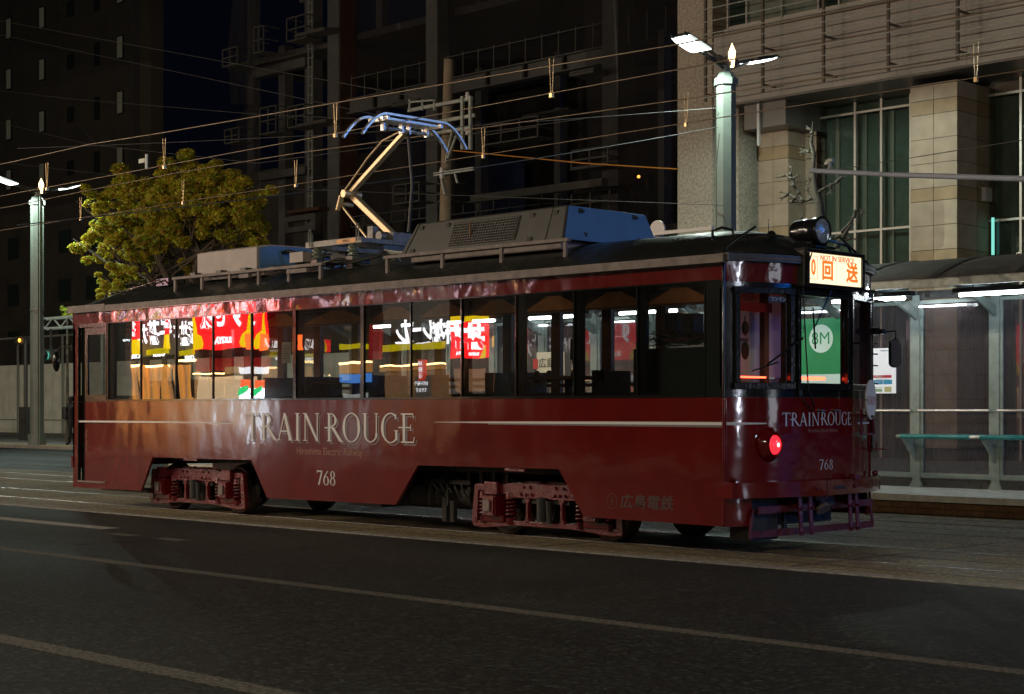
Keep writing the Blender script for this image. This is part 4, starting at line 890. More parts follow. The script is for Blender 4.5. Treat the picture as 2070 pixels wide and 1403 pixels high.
# bracket arm pole at the far right with camera
arm = MB().tube([AT(1640, 345, 8.0), AT(1800, 353, 7.0), AT(2150, 364, 5.0)], .035, 8)
arm = arm.build('pipe_arm', mat('blue grey pipe', (.34, .38, .48), .4), None, origin=AT(1640, 345, 8.0)); tag(arm, 'long blue grey pipe arm reaching in from the right above the shelter', 'pipe')
p = AT(1678, 340, 7.8); MB().cyl(p + Vector((0, 0, -.02)), p + Vector((0, 0, .03)), .06, .03, 10).cyl(p + Vector((0, 0, .03)), p + Vector((0, 0, .14)), .03).cyl(p + Vector((-.03, 0, .05)), p + Vector((-.03, 0, .09)), .06).cyl(p + Vector((-.06, 0, .10)), p + Vector((.06, 0, .11)), .035).build('insulator', M['galv'], arm)
tag(MB().tube([AT(1697, 342, 7.7), AT(2150, 270, 7.0)], .006, 4).build('stay_wire', M['wire'], None, origin=AT(1697, 342, 7.7)), 'thin stay wire rising to the right from the pipe arm', 'wire')

# ---------------------------------------------------------------- street lamps
def street_lamp(x, y, label, flood=None, power=850):
    L = thing('street_lamp', label, 'street lamp', (x, y, 0), 'street lamps with an amber diamond')
    MB().cyl((x, y, .1), (x, y, 8.85), .25, .235, 8, smooth=False, ph=.5).build('pole', M['pole'], L)
    MB().cyl((x, y, 0.1), (x, y, .5), .33, .33, 8, smooth=False, ph=.5).build('base', M['pole'], L)
    MB().cyl((x, y, 8.85), (x, y, 9.0), .285, n=8, smooth=False, ph=.5).cyl((x, y, 9.0), (x, y, 9.14), .24, .18, 8, smooth=False, ph=.5).cyl((x, y, 9.14), (x, y, 9.32), .10).cyl((x, y, 5.0), (x, y, 5.04), .265, n=8, smooth=False, ph=.5).build('cap', M['pole'], L)
    MB().cyl((x + .38, y - .1, 9.35), (x + .38, y - .1, .1), .03, n=6).build('conduit', M['pole'], L) if x < -40 else None
    for s in (-1, 1):
        a = MB()
        for dx in (-.20, .20):
            a.bar((x + dx * .3, y + s * .1, 9.36), (x + dx, y + s * 1.75, 9.76), .035, .06)
        a.bar((x, y + s * .1, 9.24), (x, y + s * .85, 9.50), .05, .05)
        a.prism([(y, 9.3), (y, 9.40), (y + s * .35, 9.50), (y + s * .3, 9.34)], 'x', x - .1, x + .1)
        a.build('arm', M['greydk'], L)
        def hp(dx, t, dz): return (x + dx, y + s * (.86 + .78 * t), 9.50 + .20 * t + dz)
        hd = MB().add([hp(-.30, 0, .02), hp(.30, 0, .02), hp(.30, 1.06, .02), hp(-.30, 1.06, .02), hp(-.24, 0, .10), hp(.24, 0, .10), hp(.24, 1.0, .08), hp(-.24, 1.0, .08)], [(0, 3, 2, 1), (4, 5, 6, 7), (0, 1, 5, 4), (1, 2, 6, 5), (2, 3, 7, 6), (3, 0, 4, 7)])
        h = hd.build('lamp_head', M['greydk'], L)
        MB().grid([[hp(dx, t, .015 - .06 * (1 - (2 * t - 1) ** 4) * (1 if abs(dx) < .2 else .75)) for t in [k / 8 for k in range(9)]] for dx in (-.26, -.1, .1, .26)]).build('flood_lens', flood or M['flood'], h)
        ld_ = bpy.data.lights.new('flood_light', 'POINT' if flood else 'SPOT'); ld_.energy = power; ld_.color = (1.0, .83, .60) if flood else COOL; ld_.shadow_soft_size = 0.0
        if not flood: ld_.spot_size = R(172); ld_.spot_blend = .25
        lo = bpy.data.objects.new('flood_light', ld_); sc.collection.objects.link(lo); lo.parent = h; lo.location = Vector((x, y + s * 1.25, 9.42)) - ORG[h.name]; lo.rotation_euler = (s * R(8), 0, 0)
    MB().add([(x + .08 + dx, y + .12 + dy, z) for dx, dy, z in ((.11, 0, 9.62), (0, -.11, 9.62), (-.11, 0, 9.62), (0, .11, 9.62), (.06, 0, 9.28), (0, -.06, 9.28), (-.06, 0, 9.28), (0, .06, 9.28), (0, 0, 9.84))],
             [(0, 1, 8), (1, 2, 8), (2, 3, 8), (3, 0, 8), (4, 5, 1, 0), (5, 6, 2, 1), (6, 7, 3, 2), (7, 4, 0, 3)]).build('diamond_lantern', M['diamond'], L)
    MB().cyl((x, y, 9.3), (x, y, 9.5), .04, .05).build('lantern_neck', M['greydk'], L)
    return L
street_lamp(-13.89, 18, 'pale green octagonal lamp post rising behind the tram roof beside the granite slab')
street_lamp(-45.37, 18, 'pale green lamp post at the far left beside the yellow tree', None, 900)
street_lamp(17.6, 18, 'pale green lamp post beyond the right edge of the frame')
for x_, lb in ((14.3, 'just right of the camera'), (-1.5, 'nearest the camera'), (-17.3, 'second from the camera'), (-33.1, 'third from the camera'), (-48.9, 'fourth from the camera'), (-64.7, 'fifth from the camera')):
    street_lamp(x_, -14.0, 'lamp post on the near pavement, ' + lb, M['floodw'], 2300 if x_ < -5 else 900 if x_ < 5 else 1500)

# ---------------------------------------------------------------- overhead wires
def wire(pts, label, m=M['copper'], r=.011, cat='overhead wire', name='overhead_wire', sag=0.0, grp=None):
    pts = [Vector(p) for p in pts]
    if len(pts) == 2:
        a, b = pts; pts = [a.lerp(b, t / 16) - Vector((0, 0, sag * 4 * (t / 16) * (1 - t / 16))) for t in range(17)]
    o = MB().tube(pts, r, 5).build(name, m, None, origin=pts[0]); return tag(o, label, cat, grp)
def hangers(o, Y, zt, zb, xs):
    for x in xs:
        MB().tube([(x - .035, Y, zt), (x - .012, Y, zb)], .006, 4).tube([(x + .035, Y, zt), (x + .012, Y, zb)], .006, 4).box(x - .02, x + .02, Y - .02, Y + .02, zb - .05, zb).build('hanger', M['brass'], o)
m1 = [AT(x, y, YC) for x, y in ((35, 325), (180, 292), (332, 268), (678, 208), (1115, 133), (1370, 90))]
z1 = AT(678, 270, YC).z
o = wire([(-70, YC, m1[1].z + .1), m1[0]] + m1[1:] + [(14, YC, m1[-1].z + .05)], 'upper copper wire strung over the nearer track above the pantograph', r=.010)
hangers(o, YC, m1[3].z, z1, [AT(px, 200, YC).x for px in (95, 332, 678, 1115)])
wire([(-120, YC, z1), (30, YC, z1)], 'contact wire running over the nearer track touching the pantograph head', r=.008)
m2 = [AT(x, y, 4.665) for x, y in ((35, 415), (163, 388), (370, 347), (598, 310), (977, 258), (1387, 200), (1973, 110))]
z2 = AT(977, 313, 4.665).z
o = wire([(-75, 4.665, m2[0].z)] + m2 + [(14, 4.665, m2[-1].z)], 'upper copper wire strung over the farther track behind the pantograph', r=.010)
hangers(o, 4.665, m2[4].z, z2, [AT(px, 200, 4.665).x for px in (163, 370, 598, 977, 1387, 1973)])
wire([(-120, 4.665, z2), (30, 4.665, z2)], 'black contact wire running over the farther track', M['wirebk'] if False else M['copper'], r=.008)
wire([AT(1450, 218, 17.7), AT(35, 300, 8)], 'upper thin span wire leaving the right lamp post towards the left', M['wire'], .008, sag=.1)
wire([AT(1450, 257, 17.7), AT(35, 455, 2)], 'middle thin span wire leaving the right lamp post towards the left', M['wire'], .010, sag=.15)
wire([AT(1462, 415, 17.7), AT(500, 379, 20), AT(235, 355, 21), AT(0, 328, 22)], 'low thin span wire leaving the right lamp post towards the left', M['wire'], .009)
wire([AT(0, 42, 24), AT(520, 137, 22), AT(905, 207, 22)], 'topmost thin wire crossing the left tower towards the utility pole', M['wire'], .013)
wire([AT(0, 70, 24), AT(520, 180, 22), AT(900, 262, 22)], 'second thin wire from the top crossing the left tower towards the utility pole', M['wire'], .013)
wire([AT(0, 183, 24), AT(145, 200, 23), AT(520, 231, 22), AT(905, 248, 22)], 'third thin wire from the top crossing the left tower towards the utility pole', M['wire'], .011)
wire([AT(0, 248, 24), AT(180, 292, 20), AT(520, 330, 18), AT(1180, 240, 18)], 'thin grey wire sagging above the yellow tree', M['wire'], .010)
wire([AT(915, 304, 21.7), AT(1180, 330, 22), AT(1372, 342, 23.5)], 'orange cable running right from the utility pole to the granite building', mat('orange cable', (.50, .20, .03), .5), .02, 'cable', 'cable')
wire([AT(145, 200, 23), AT(160, 250, 20), AT(190, 288, 8)], 'thin drop cable hanging from the left wires', M['wirebk'], .010, 'cable', 'cable')
for (px, py, Y, lab) in ((288, 325, 12, 'small white wire-mounted box above the left side of the tree'),):
    p = AT(px, py, Y); o = MB().box(p.x - .14, p.x + .14, p.y - .03, p.y + .03, p.z - .06, p.z + .05).cyl((p.x + .2, p.y, p.z - .25), (p.x + .2, p.y, p.z + .15), .04).build('wire_fitting', M['hoard'], None, origin=p); tag(o, lab, 'fitting')

# pantograph on the roof
PX = -6.1
pt = mat('gold lit arm metal', (.60, .46, .28), .35, metal=.6, noise=(20, .15)); blu = M['alu']; pbm = mat('dull base steel', (.16, .155, .15), .5, metal=.4, noise=(12, .3))  # gold of the arms is warm lamp light painted into the metal colour
pb = MB()
for y in (.55, 1.85): pb.box(-7.05, -5.95, y - .03, y + .03, 3.43, 3.50)
for x in (-7.05, -6.5, -5.98): pb.box(x - .03, x + .03, .58, 1.82, 3.435, 3.49)
pb.tube([(-6.95, .5, 3.44), (-6.95, .5, 3.66), (-6.92, .5, 3.66), (-6.92, .5, 3.44)], .008).tube([(-6.02, .5, 3.46), (-6.02, .5, 3.66), (-5.98, .5, 3.66), (-5.98, .5, 3.46)], .008)
pb = pb.build('pantograph_base', pbm, tram)
bx('base_plate_label', mat('orange label', (.7, .30, .08), .5), pb, -6.42, -6.06, .515, .519, 3.44, 3.49)
text('危険高圧', .035, M['rubber'], (-6.24, .512, 3.465), (1, 0, 0), UZ, pb, d=.0005)
for x in (-6.85, -6.15):
    for y in (.55, 1.85):
        MB().lathe([(.03, -.16), (.07, -.15), (.07, -.13), (.035, -.12), (.07, -.10), (.07, -.08), (.035, -.07), (.07, -.05), (.06, -.03), (.03, 0)], (x, y, 3.43), 'z', 14).box(x - .06, x + .06, y - .06, y + .06, 3.12, 3.27).build('insulator', M['insul'], pb)
el = Vector((-7.0, YC, 4.17)); hd = Vector((-5.93, YC, 4.86)); ft = Vector((-6.13, YC, 3.55))
la = MB().bar(ft, el, .09, .08).build('lower_arm', pt, tram, bevel=.01)
MB().cyl(ft - Vector((0, .28, 0)), ft + Vector((0, .28, 0)), .06, n=12).box(-6.32, -6.22, YC - .3, YC - .2, 3.48, 3.68).box(-6.3, -6.0, YC - .15, YC + .15, 3.48, 3.6).build('arm_pivot', pbm, la)
ua = MB().bar(el + Vector((-.02, 0, .02)), hd, .075, .06).build('upper_arm', pt, tram, bevel=.01)
MB().tube([el + Vector((-.05, -.07, .05)), el.lerp(hd, .5) + Vector((-.12, -.07, .08)), el.lerp(hd, .75) + Vector((-.10, -.07, .09)), hd + Vector((-.05, -.05, 0))], .012).build('control_rod', pt, ua)
MB().tube([ft + Vector((-.38, -.1, -.03)), el + Vector((-.10, -.08, -.14))], .016).tube([el + Vector((-.12, -.06, -.1)), el + Vector((-.05, -.1, .06))], .02).cyl(el + Vector((0, -.14, 0)), el + Vector((0, .14, 0)), .05).cyl(el + Vector((-.1, -.12, -.12)), el + Vector((-.1, .1, -.12)), .03).cyl(el + Vector((-.06, -.12, -.02)), el + Vector((-.13, -.12, -.2)), .03).build('elbow_linkage', pt, la)
hdm = MB()
for dx in (-.18, .18):
    pts = []
    for k in range(25):
        t = -1 + 2 * k / 24; y = YC + t * .86
        a = abs(t); z = 5.0 if a < .55 else 5.0 - .29 * ((a - .55) / .45) ** 1.8
        pts.append(Vector((hd.x + dx, y, z)))
    q_ = MB()
    for i in range(24): q_.bar(pts[i], pts[i + 1], .045, .028)
    if dx < 0: hdm = q_.build('collector_bow', blu, tram)
    else: q_.build('collector_bow', blu, tram)
bx('carbon_strip', M['greydk'], hdm, hd.x - .19, hd.x - .17, YC - .45, YC + .45, 5.016, 5.03)
h2 = MB()
for dx in (-.10, .02, .12): h2.box(hd.x + dx - .02, hd.x + dx + .02, YC - .5, YC + .5, 4.94, 4.97)
h2.box(hd.x - .18, hd.x + .18, YC - .46, YC - .42, 4.93, 4.975).box(hd.x - .18, hd.x + .18, YC + .42, YC + .46, 4.93, 4.975)
h2.cyl((hd.x - .02, YC - .36, 4.87), (hd.x - .02, YC + .36, 4.87), .022, n=10)
for dy in (-.36, -.06, .06, .36): h2.box(hd.x - .05, hd.x + .01, YC + dy - .015, YC + dy + .015, 4.83, 4.95)
for dy in (-.3, .15, .3): h2.tube([(hd.x + .05, YC + dy - .06, 4.9), (hd.x + .05, YC + dy - .03, 4.83), (hd.x + .05, YC + dy + .03, 4.83), (hd.x + .05, YC + dy + .06, 4.9)], .006)
h2.build('head_frame', blu, hdm)
MB().tube([(hd.x + .0, YC + .03, 4.85), (hd.x + .06, YC + .05, 4.2), (hd.x + .05, YC, 3.6)], .022, 6).build('pull_cord', M['rubber'], tram)
# ---------------------------------------------------------------- right hand office building
ob_ = thing('office_building', 'office building with granite corner slab, beige stone piers and tall dark windows on the right', 'building', (-10, 24, .1))
XL, XR = -20.24, 6.0
MB().box(XL, -19.0, 24.0, 40, .1, 22).build('granite_slab', M['granite'], ob_)
MB().box(-19.0, -18.55, 24.6, 40, .1, 22).build('return_wall', M['granite'], ob_)
for z in [k * 1.16 for k in range(9, 19)]: bx('panel_joint', M['soffit'], ob_, -18.998, -18.55, 24.585, 24.6, z, z + .02)
for z in [k * 2.4 for k in range(1, 9)]: bx('granite_joint', M['soffit'], ob_, XL, -19.0, 23.994, 24.0, z, z + .012)
# recessed ground floor wall at y=26.4
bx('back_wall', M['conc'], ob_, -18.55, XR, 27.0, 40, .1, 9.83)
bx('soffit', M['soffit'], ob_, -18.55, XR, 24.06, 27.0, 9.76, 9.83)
# fascia panels with joints
x = -18.95
while x < XR:
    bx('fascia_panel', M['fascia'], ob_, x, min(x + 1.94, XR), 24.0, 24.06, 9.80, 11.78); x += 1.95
bx('upper_back', M['conc'], ob_, -18.55, XR, 25.0, 40, 9.83, 22)
bx('sill_ledge', M['frame'], ob_, -18.55, XR, 23.96, 24.9, 11.79, 11.86)
# upper windows
x = -18.5; k = 0
while x < XR:
    wd = .62 if k % 3 == 0 else 1.15
    wn = MB().box(x, x + .05, 24.0, 24.1, 11.87, 15.2).box(x + .05, x + wd, 24.02, 24.08, 11.87, 11.93).build('window_frame', M['frame'], ob_)
    bx('window_pane', M['winglass'] if k % 3 == 0 else M['curtain'], wn, x + .05, x + wd, 24.08, 24.10, 11.93, 15.2)
    x += wd + .02; k += 1
for xa in (-13.9, -13.0):
    lw = MB()
    for k in range(12): lw.bar((xa, 24.06, 11.95 + k * .07), (xa + random.uniform(.3, .7), 24.06, 12.0 + k * .07), .01, .02)
    lw.build('lit_blind', mat('lit blind', (.6, .65, .65), .6, emit=(.8, .95, 1), estr=.18), ob_)
for k, z in enumerate((9.93, 10.22, 10.5, 10.79, 11.08, 11.37, 11.66, 12.0, 12.35, 12.7, 13.05)):
    bx('louvre_rod', M['galv'], ob_, -19.0, XR, 23.40, 23.425, z, z + .025)
xx = -18.85; 
while xx < XR:
    MB().box(xx, xx + .07, 23.43, 23.5, 9.85, 14.5).box(xx + .02, xx + .08, 23.5, 24, 10.02, 10.07).box(xx + .02, xx + .08, 23.5, 24, 11.0, 11.05).build('louvre_bracket', mat('bronze bracket', (.10, .08, .06), .5) if xx < -18.8 else bpy.data.materials['bronze bracket'], ob_); xx += 1.93
# stone piers made of panels
def pier(x0, x1, y0, y1, ztop, zb=.1):
    core = bx('pier_core', M['conc'], ob_, x0 + .02, x1 - .02, y0 + .02, y1, zb, ztop)
    H = [.565] * 40; z = ztop; k = 0; xm = (x0 + x1) / 2
    rowh = [.42, .36, .62, .62, .62, .33, .62, .62, .33, .62, .62, .62, .33, .62, .62, .62, .62]
    for h in rowh:
        zb_ = z - h; tan = abs(h - .36) < .05 or abs(h - .33) < .01
        m = M['stoneb'] if tan else M['stone']
        for a, b in ((x0, xm), (xm, x1)): bx('stone_panel', m, core, a + .006, b - .006, y0, y0 + .019, zb_ + .007, z - .007)
        ym = (y0 + y1) / 2
        for a, b in ((y0 + .02, ym), (ym, y1)): bx('stone_panel', m, core, x1 - .0195, x1, a + .006, b - .006, zb_ + .007, z - .007)
        z = zb_
        if z < zb + .5: break
def XA(px, Y): return AT(px, 300, Y).x
yp = 24.55
pier(XA(1840, yp), XA(1935, yp), yp, yp + 1.95, 9.62)
pier(XA(1533, yp + .6), XA(1593, yp + .6), yp + .6, yp + 2.4, 9.10)
pier(XA(1935, yp) + 5.6, XA(1935, yp) + 7.0, yp, yp + 1.95, 9.62)
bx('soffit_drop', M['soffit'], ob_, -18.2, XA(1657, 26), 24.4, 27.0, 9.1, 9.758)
# tile wall behind lamp post
tw = bx('tile_wall', M['granite'], ob_, -18.5, XA(1530, 26.2), 26.0, 27, .1, 9.7)
for k in range(12):
    for i in range(2): bx('wall_tile', M['stone'], tw, -18.48 + i * .8, -17.72 + i * .8, 25.98, 25.999, 9.6 - k * .62 - .6, 9.6 - k * .62)
bx('down_pipe', M['white'], ob_, XA(1530, 24.3), XA(1530, 24.3) + .07, 24.3, 24.36, 8.6, 9.75)
# tall glazing between the piers
def glaze(xa, xb, Y, zt, trans, mull):
    bx('curtain', M['curtain'], ob_, xa, xb, Y + .35, Y + .37, .1, zt)
    for k, (a, b) in enumerate(zip([xa] + mull, mull + [xb])):
        zs = [.1] + trans + [zt]
        for z0, z1 in zip(zs, zs[1:]):
            MB().add([(a, Y + .05, z0), (b, Y + .05, z0), (b, Y + .05, z1), (a, Y + .05, z1)], [(0, 1, 2, 3)]).build('window_pane', M['glz'], ob_)
    for m_ in mull + [xb - .04]: bx('mullion', M['frame'], ob_, m_ - .02, m_ + .045, Y, Y + .1, .1, zt)
    for z in trans: bx('transom', M['frame'], ob_, xa, xb, Y + .005, Y + .09, z - .03, z + .03)
M['glz'] = glass('office glazing', (.55, .62, .58), ior=1.5, gain=1.6)
Yg = 26.0
zt1 = AT(1750, 225, Yg).z; zt2 = AT(1750, 466, Yg).z
glaze(XA(1657, Yg), XA(1842, Yg), Yg, 9.75, [zt2, zt1], [XA(1727, Yg), XA(1780, Yg)])
for px in (1690, 1745, 1800): x = XA(px, Yg + .3); bx('curtain_fold', M['frame'], ob_, x, x + .12, Yg + .28, Yg + .34, .1, zt1)
glaze(XA(1998, Yg), XA(1935, yp) + 5.6, Yg, 9.75, [AT(2020, 445, Yg).z, AT(2020, 190, Yg).z], [XA(2062, Yg), XA(2140, Yg)])
bx('meter_box', M['white'], ob_, XA(1935, yp) + .001, XA(1935, yp) + .12, yp + 1.2, yp + 1.5, AT(1980, 385, yp).z - .1, AT(1980, 365, yp).z)
bx('lit_sign_strip', mat('teal lit strip', (.1, .5, .45), .5, emit=(.3, 1, .85), estr=.8), ob_, XA(2004, 25.9), XA(2004, 25.9) + .06, 25.9, 25.95, AT(2004, 520, 25.9).z, AT(2004, 440, 25.9).z)

# ---------------------------------------------------------------- steel frame under construction
cs = thing('building_under_construction', 'dark unfinished steel frame building with nets and work platforms behind the pantograph', 'building', (-38, 34, .1))
YB = 34.0
def col(p0, p1, Y, z0=.1, z1=30, depth=None, nm='steel_column', m=None):
    a, b = AT(p0, 300, Y).x, AT(p1, 300, Y).x; return bx(nm, m or M['steelwork'], cs, a, b, Y, Y + (depth or (b - a)), z0, z1)
col(662, 685, YB, depth=1.0); col(861, 884, YB, depth=1.0); col(1217, 1249, YB, depth=1.0)
col(563, 576, YB + 2, z0=AT(565, 420, YB + 2).z - 3, z1=AT(565, 93, YB + 2).z, depth=.5); col(616, 632, YB + 2, depth=.6)
xa = AT(686, 300, YB).x; bx('column_cladding', M['rust'], cs, xa - .003, xa + .04, YB + .02, YB + .98, .1, 30)
def beam(p, q, Y, h=None, m=None, nm='steel_beam', w_=.35):
    a = AT(*p, Y); b = AT(*q, Y); return MB().bar(a, b, w_, h).build(nm, m or M['steelwork'], cs)
zb0 = AT(954, 178, YB).z; zb1 = AT(954, 150, YB).z
for p0, p1 in ((700, 861), (907, 1217)): 
    a, b = AT(p0, 300, YB).x, AT(p1, 300, YB).x
    bmn = MB().box(a, b, YB + .2, YB + .22, zb0, zb1).box(a, b, YB, YB + .42, zb1, zb1 + .05).box(a, b, YB, YB + .42, zb0 - .05, zb0).build('steel_beam', M['steelwork'], cs)
    n = int((b - a) / 2.2)
    for k in range(1, n + 1): bx('stiffener', M['dark'], bmn, a + k * (b - a) / (n + 1), a + k * (b - a) / (n + 1) + .12, YB + .02, YB + .199, zb0, zb1)
for z, zz in ((21.5, 22.3), (8.2, 8.7)): bx('steel_beam', M['steelwork'], cs, AT(470, 300, YB).x, AT(1250, 300, YB).x, YB + 4, YB + 4.4, z, zz)
a = AT(950, 405, YB - 2); b = AT(1217, 367, YB - 2)
bx('steel_beam', M['conc'], cs, a.x, b.x, YB - 2, YB - 1.7, (a.z + b.z) / 2 - .12, (a.z + b.z) / 2 + .16)
a = AT(510, 147, YB + 1.5); b = AT(616, 124, YB + 1.5); bx('steel_beam', M['steelwork'], cs, a.x, b.x, YB + 1.5, YB + 1.9, (a.z + b.z) / 2 - .25, (a.z + b.z) / 2 + .25)
a = AT(520, 360, YB + 1.5); b = AT(616, 340, YB + 1.5); bx('steel_beam', M['steelwork'], cs, a.x, b.x, YB + 1.5, YB + 1.9, a.z - .15, a.z + .2)
bx('floor_deck', M['conc'], cs, AT(440, 300, YB).x, AT(1300, 300, YB).x, YB + 1, YB + 14, 17.9, 18.2)
for Yd in (YB + 9, YB + 14):
    for px in (500, 760, 960, 1120, 1330): col(px, px + 12, Yd, depth=.5)
bx('rear_wall', M['dark'], cs, -58, XL - .5, YB + 15, YB + 15.3, .1, 34)
a, b = AT(592, 438, YB).x, AT(655, 438, YB).x
z0, z1 = AT(620, 470, YB).z, AT(620, 437, YB).z
MB().box(a, b, YB - .5, YB - .2, z0, z0 + .25).box(a, b, YB - .5, YB - .2, z1 - .25, z1).box(a, a + .3, YB - .5, YB - .2, z0 + .25, z1 - .25).box(b - .3, b, YB - .5, YB - .2, z0 + .25, z1 - .25).build('site_cabin', M['conc'], cs)
bx('site_shelf', M['rust'], cs, AT(600, 430, YB).x, AT(665, 430, YB).x, YB - .6, YB, AT(620, 432, YB).z, AT(620, 426, YB).z)
# caged work platforms on the columns
def cage(px0, px1, py0, py1, Y, lab=None):
    a = AT(px0, py1, Y); b = AT(px1, py0, Y); x0, x1, z0, z1 = a.x, b.x, a.z, b.z; y0, y1 = Y - .9, Y - .05
    c = MB().box(x0, x1, y0, y1, z0, z0 + .06); n = max(2, int((x1 - x0) / .8))
    for k in range(n + 1):
        x = x0 + (x1 - x0) * k / n; c.bar((x, y0, z0), (x, y0, z1), .05, .05)
    for z in (z0 + (z1 - z0) * .5, z1): c.bar((x0, y0, z), (x1, y0, z), .05, .05).bar((x0, y0, z), (x0, y1, z), .05, .05).bar((x1, y0, z), (x1, y1, z), .05, .05)
    return c.build('work_platform', M['cage'], cs)
for q in ((482, 512, 100, 142), (545, 565, 58, 115), (612, 650, 35, 92), (628, 688, 62, 82), (558, 590, 218, 278), (614, 648, 215, 265), (634, 692, 246, 262), (486, 515, 262, 296), (826, 878, 203, 222),
          (828, 880, 372, 418), (915, 945, 372, 414), (1185, 1232, 145, 162), (1188, 1262, 300, 350), (1186, 1264, 335, 350), (1188, 1265, 386, 440), (1090, 1180, 225, 242), (1010, 1120, 240, 300)):
    cage(*q, YB)
# ladders and thin guard rails
ld = MB()
for px in (606, 614): ld.bar((AT(px, 300, YB).x, YB + .5, 8), (AT(px, 300, YB).x, YB + .5, 26), .06, .06)
for k in range(40): ld.bar((AT(606, 300, YB).x, YB + .5, 8.2 + k * .42), (AT(614, 300, YB).x, YB + .5, 8.2 + k * .42), .04, .04)
ld.build('ladder', M['galv'], cs)
gr_ = MB()
for z in (zb1 + 1.0, zb0 - 5.0, 9.9): gr_.bar((AT(700, 300, YB).x, YB + .3, z), (AT(1217, 300, YB).x, YB + .3, z), .035, .035)
for k in range(22): x = AT(700, 300, YB).x + k * .9; gr_.bar((x, YB + .3, zb1), (x, YB + .3, zb1 + 1.1), .04, .04).bar((x, YB + .3, 8.7), (x, YB + .3, 9.9), .04, .04).bar((x, YB + .3, zb0 - 6.2), (x, YB + .3, zb0 - 5.0), .04, .04)
gr_.build('guard_rail', M['cage'], cs)
# nets
def net(pts, Y):
    g = [[Vector((AT(x0 + (x1 - x0) * k / 8, y, Y).x + .0, Y + .25 * math.sin(k * 1.9 + y * .03), AT(x0 + (x1 - x0) * k / 8, y, Y).z)) for k in range(9)] for x0, x1, y in pts]
    return MB().grid(g).build('safety_net', M['net'], cs)
net([(484, 520, -60), (460, 520, 105), (466, 515, 210), (500, 520, 212), (462, 520, 265), (470, 520, 420)], YB - .6)
net([(700, 860, -40), (700, 860, 160)], YB + .8); net([(900, 1210, -40), (910, 1210, 120)], YB + .8)
net([(1186, 1368, -60), (1186, 1370, 480)], YB - .2); net([(700, 860, 240), (700, 860, 440)], YB + 2)
MB().box(-35.9, -35.6, YB + 6, YB + 6.1, 19.3, 19.36).box(-35.3, -35.1, YB + 6, YB + 6.1, 19.25, 19.31).box(-35.0, -34.8, YB + 6, YB + 6.1, 19.2, 19.26).build('blue_work_lamp', emis('blue work lamp', (.05, .2, 1), 3, False), cs)
p = AT(1291, 357, YB); MB().ball(p, .06, .06, .06).build('orange_work_lamp', emis('orange work lamp', (1, .35, .05), 4, False), cs)

# ---------------------------------------------------------------- dark tower block at the left
tb = thing('tower_block', 'dark brown tower block with small upright windows at the upper left', 'building', (-100, 50, .1))
xr = AT(268, 300, 50).x
wallm = mat('tower tile', (.075, .074, .068), .8, noise=(.6, .15)); 
bx('wall', wallm, tb, -140, xr, 50, 51, .1, 46); bx('side_wall', mat('tower side', (.09, .083, .066), .8), tb, xr, AT(305, 300, 50.6).x, 50.6, 51.6, .1, 46)
for px in (118, 230, 262): xq = AT(px, 300, 50).x; bx('rain_pipe', M['conc'], tb, xq, xq + .12, 49.93, 49.999, .1, 46)
zf = AT(87, 140, 50).z - AT(87, 245, 50).z
for r_ in range(-2, 8):
    for px, wd, hh, lit in ((87, 14, 38, 1), (144, 15, 24, 0), (197, 11, 38, 0), (245, 14, 38, 1), (20, 14, 38, 1)):
        c = AT(px, 141 if px != 144 else 141, 50); zc = AT(87, 141, 50).z - r_ * zf
        if zc < 3: continue
        hw = wd / 2 / 26.; hh2 = hh / 2 / 26.
        f = MB().box(c.x - hw * 1.5, c.x + hw * 1.5, 49.9, 49.998, zc - hh2 - .08, zc + hh2 + .08).build('window', M['dark'], tb)
        bx('pane', M['towerwin'] if lit and 'towerwin' in M else M['winglass'], f, c.x - hw * 1.2, c.x + hw * 1.1, 49.87, 49.899, zc - hh2, zc + hh2)
far = thing('low_building', 'dark low building behind the hoarding at the left', 'building', (-80, 40, .1))
bx('wall', mat('low building wall', (.05, .048, .045), .9, noise=(.5, .3)), far, -120, -50, 40, 48, .1, 14)
for k in range(9):
    for j in range(3): bx('window', M['winglass'], far, -92 + k * 3.2, -90.6 + k * 3.2, 39.95, 39.998, 5 + j * 3, 6.4 + j * 3)

# ---------------------------------------------------------------- hoarding, gantry, signals
hf = thing('hoarding', 'white construction hoarding of tall panels at the left behind the lamp post', 'fence', (-60, 33, .1))
x = -84.0; k = 0
while x < -21:
    bx('hoarding_panel', M['hoard'], hf, x, x + 1.17, 33 + random.uniform(-.012, .012), 33.03, .12, 3.85)
    if k % 2 == 0: MB().box(x - .05, x + .05, 32.86, 32.95, .1, 5.3).build('hoarding_post', M['galv'], hf)
    x += 1.2; k += 1
bx('upper_sheet', M['greydk'], hf, -84, -21, 33.05, 33.07, 3.85, 5.3)
bx('hoarding_rail', M['galv'], hf, -84, -21, 32.95, 32.99, .8, .86); bx('hoarding_rail', M['galv'], hf, -84, -21, 32.95, 32.99, 5.3, 5.4)
ga = MB(); a = AT(85, 660, 20); b = AT(175, 655, 20); zt = AT(90, 645, 20).z; zb_ = AT(90, 665, 20).z
for z in (zt, zb_):
    for y in (19.8, 20.2): ga.bar((a.x, y, z), (b.x + 2, y, z), .07, .07)
n = 9
for k in range(n):
    x = a.x + (b.x + 2 - a.x) * k / n; x2 = a.x + (b.x + 2 - a.x) * (k + 1) / n
    ga.bar((x, 19.8, zb_ if k % 2 else zt), (x2, 19.8, zt if k % 2 else zb_), .045, .045)
ga.bar((b.x + 1.2, 20, .1), (b.x + 1.2, 20, zt), .16, .16)
tag(ga.build('signal_gantry', M['galv'], None, origin=(b.x + 1.2, 20, .1)), 'grey lattice gantry behind the left end of the tram', 'gantry')
c = AT(93, 718, 20)
ts = thing('traffic_signal', 'traffic signal showing green at the far left beside the lamp post', 'traffic light', (c.x, 20, c.z))
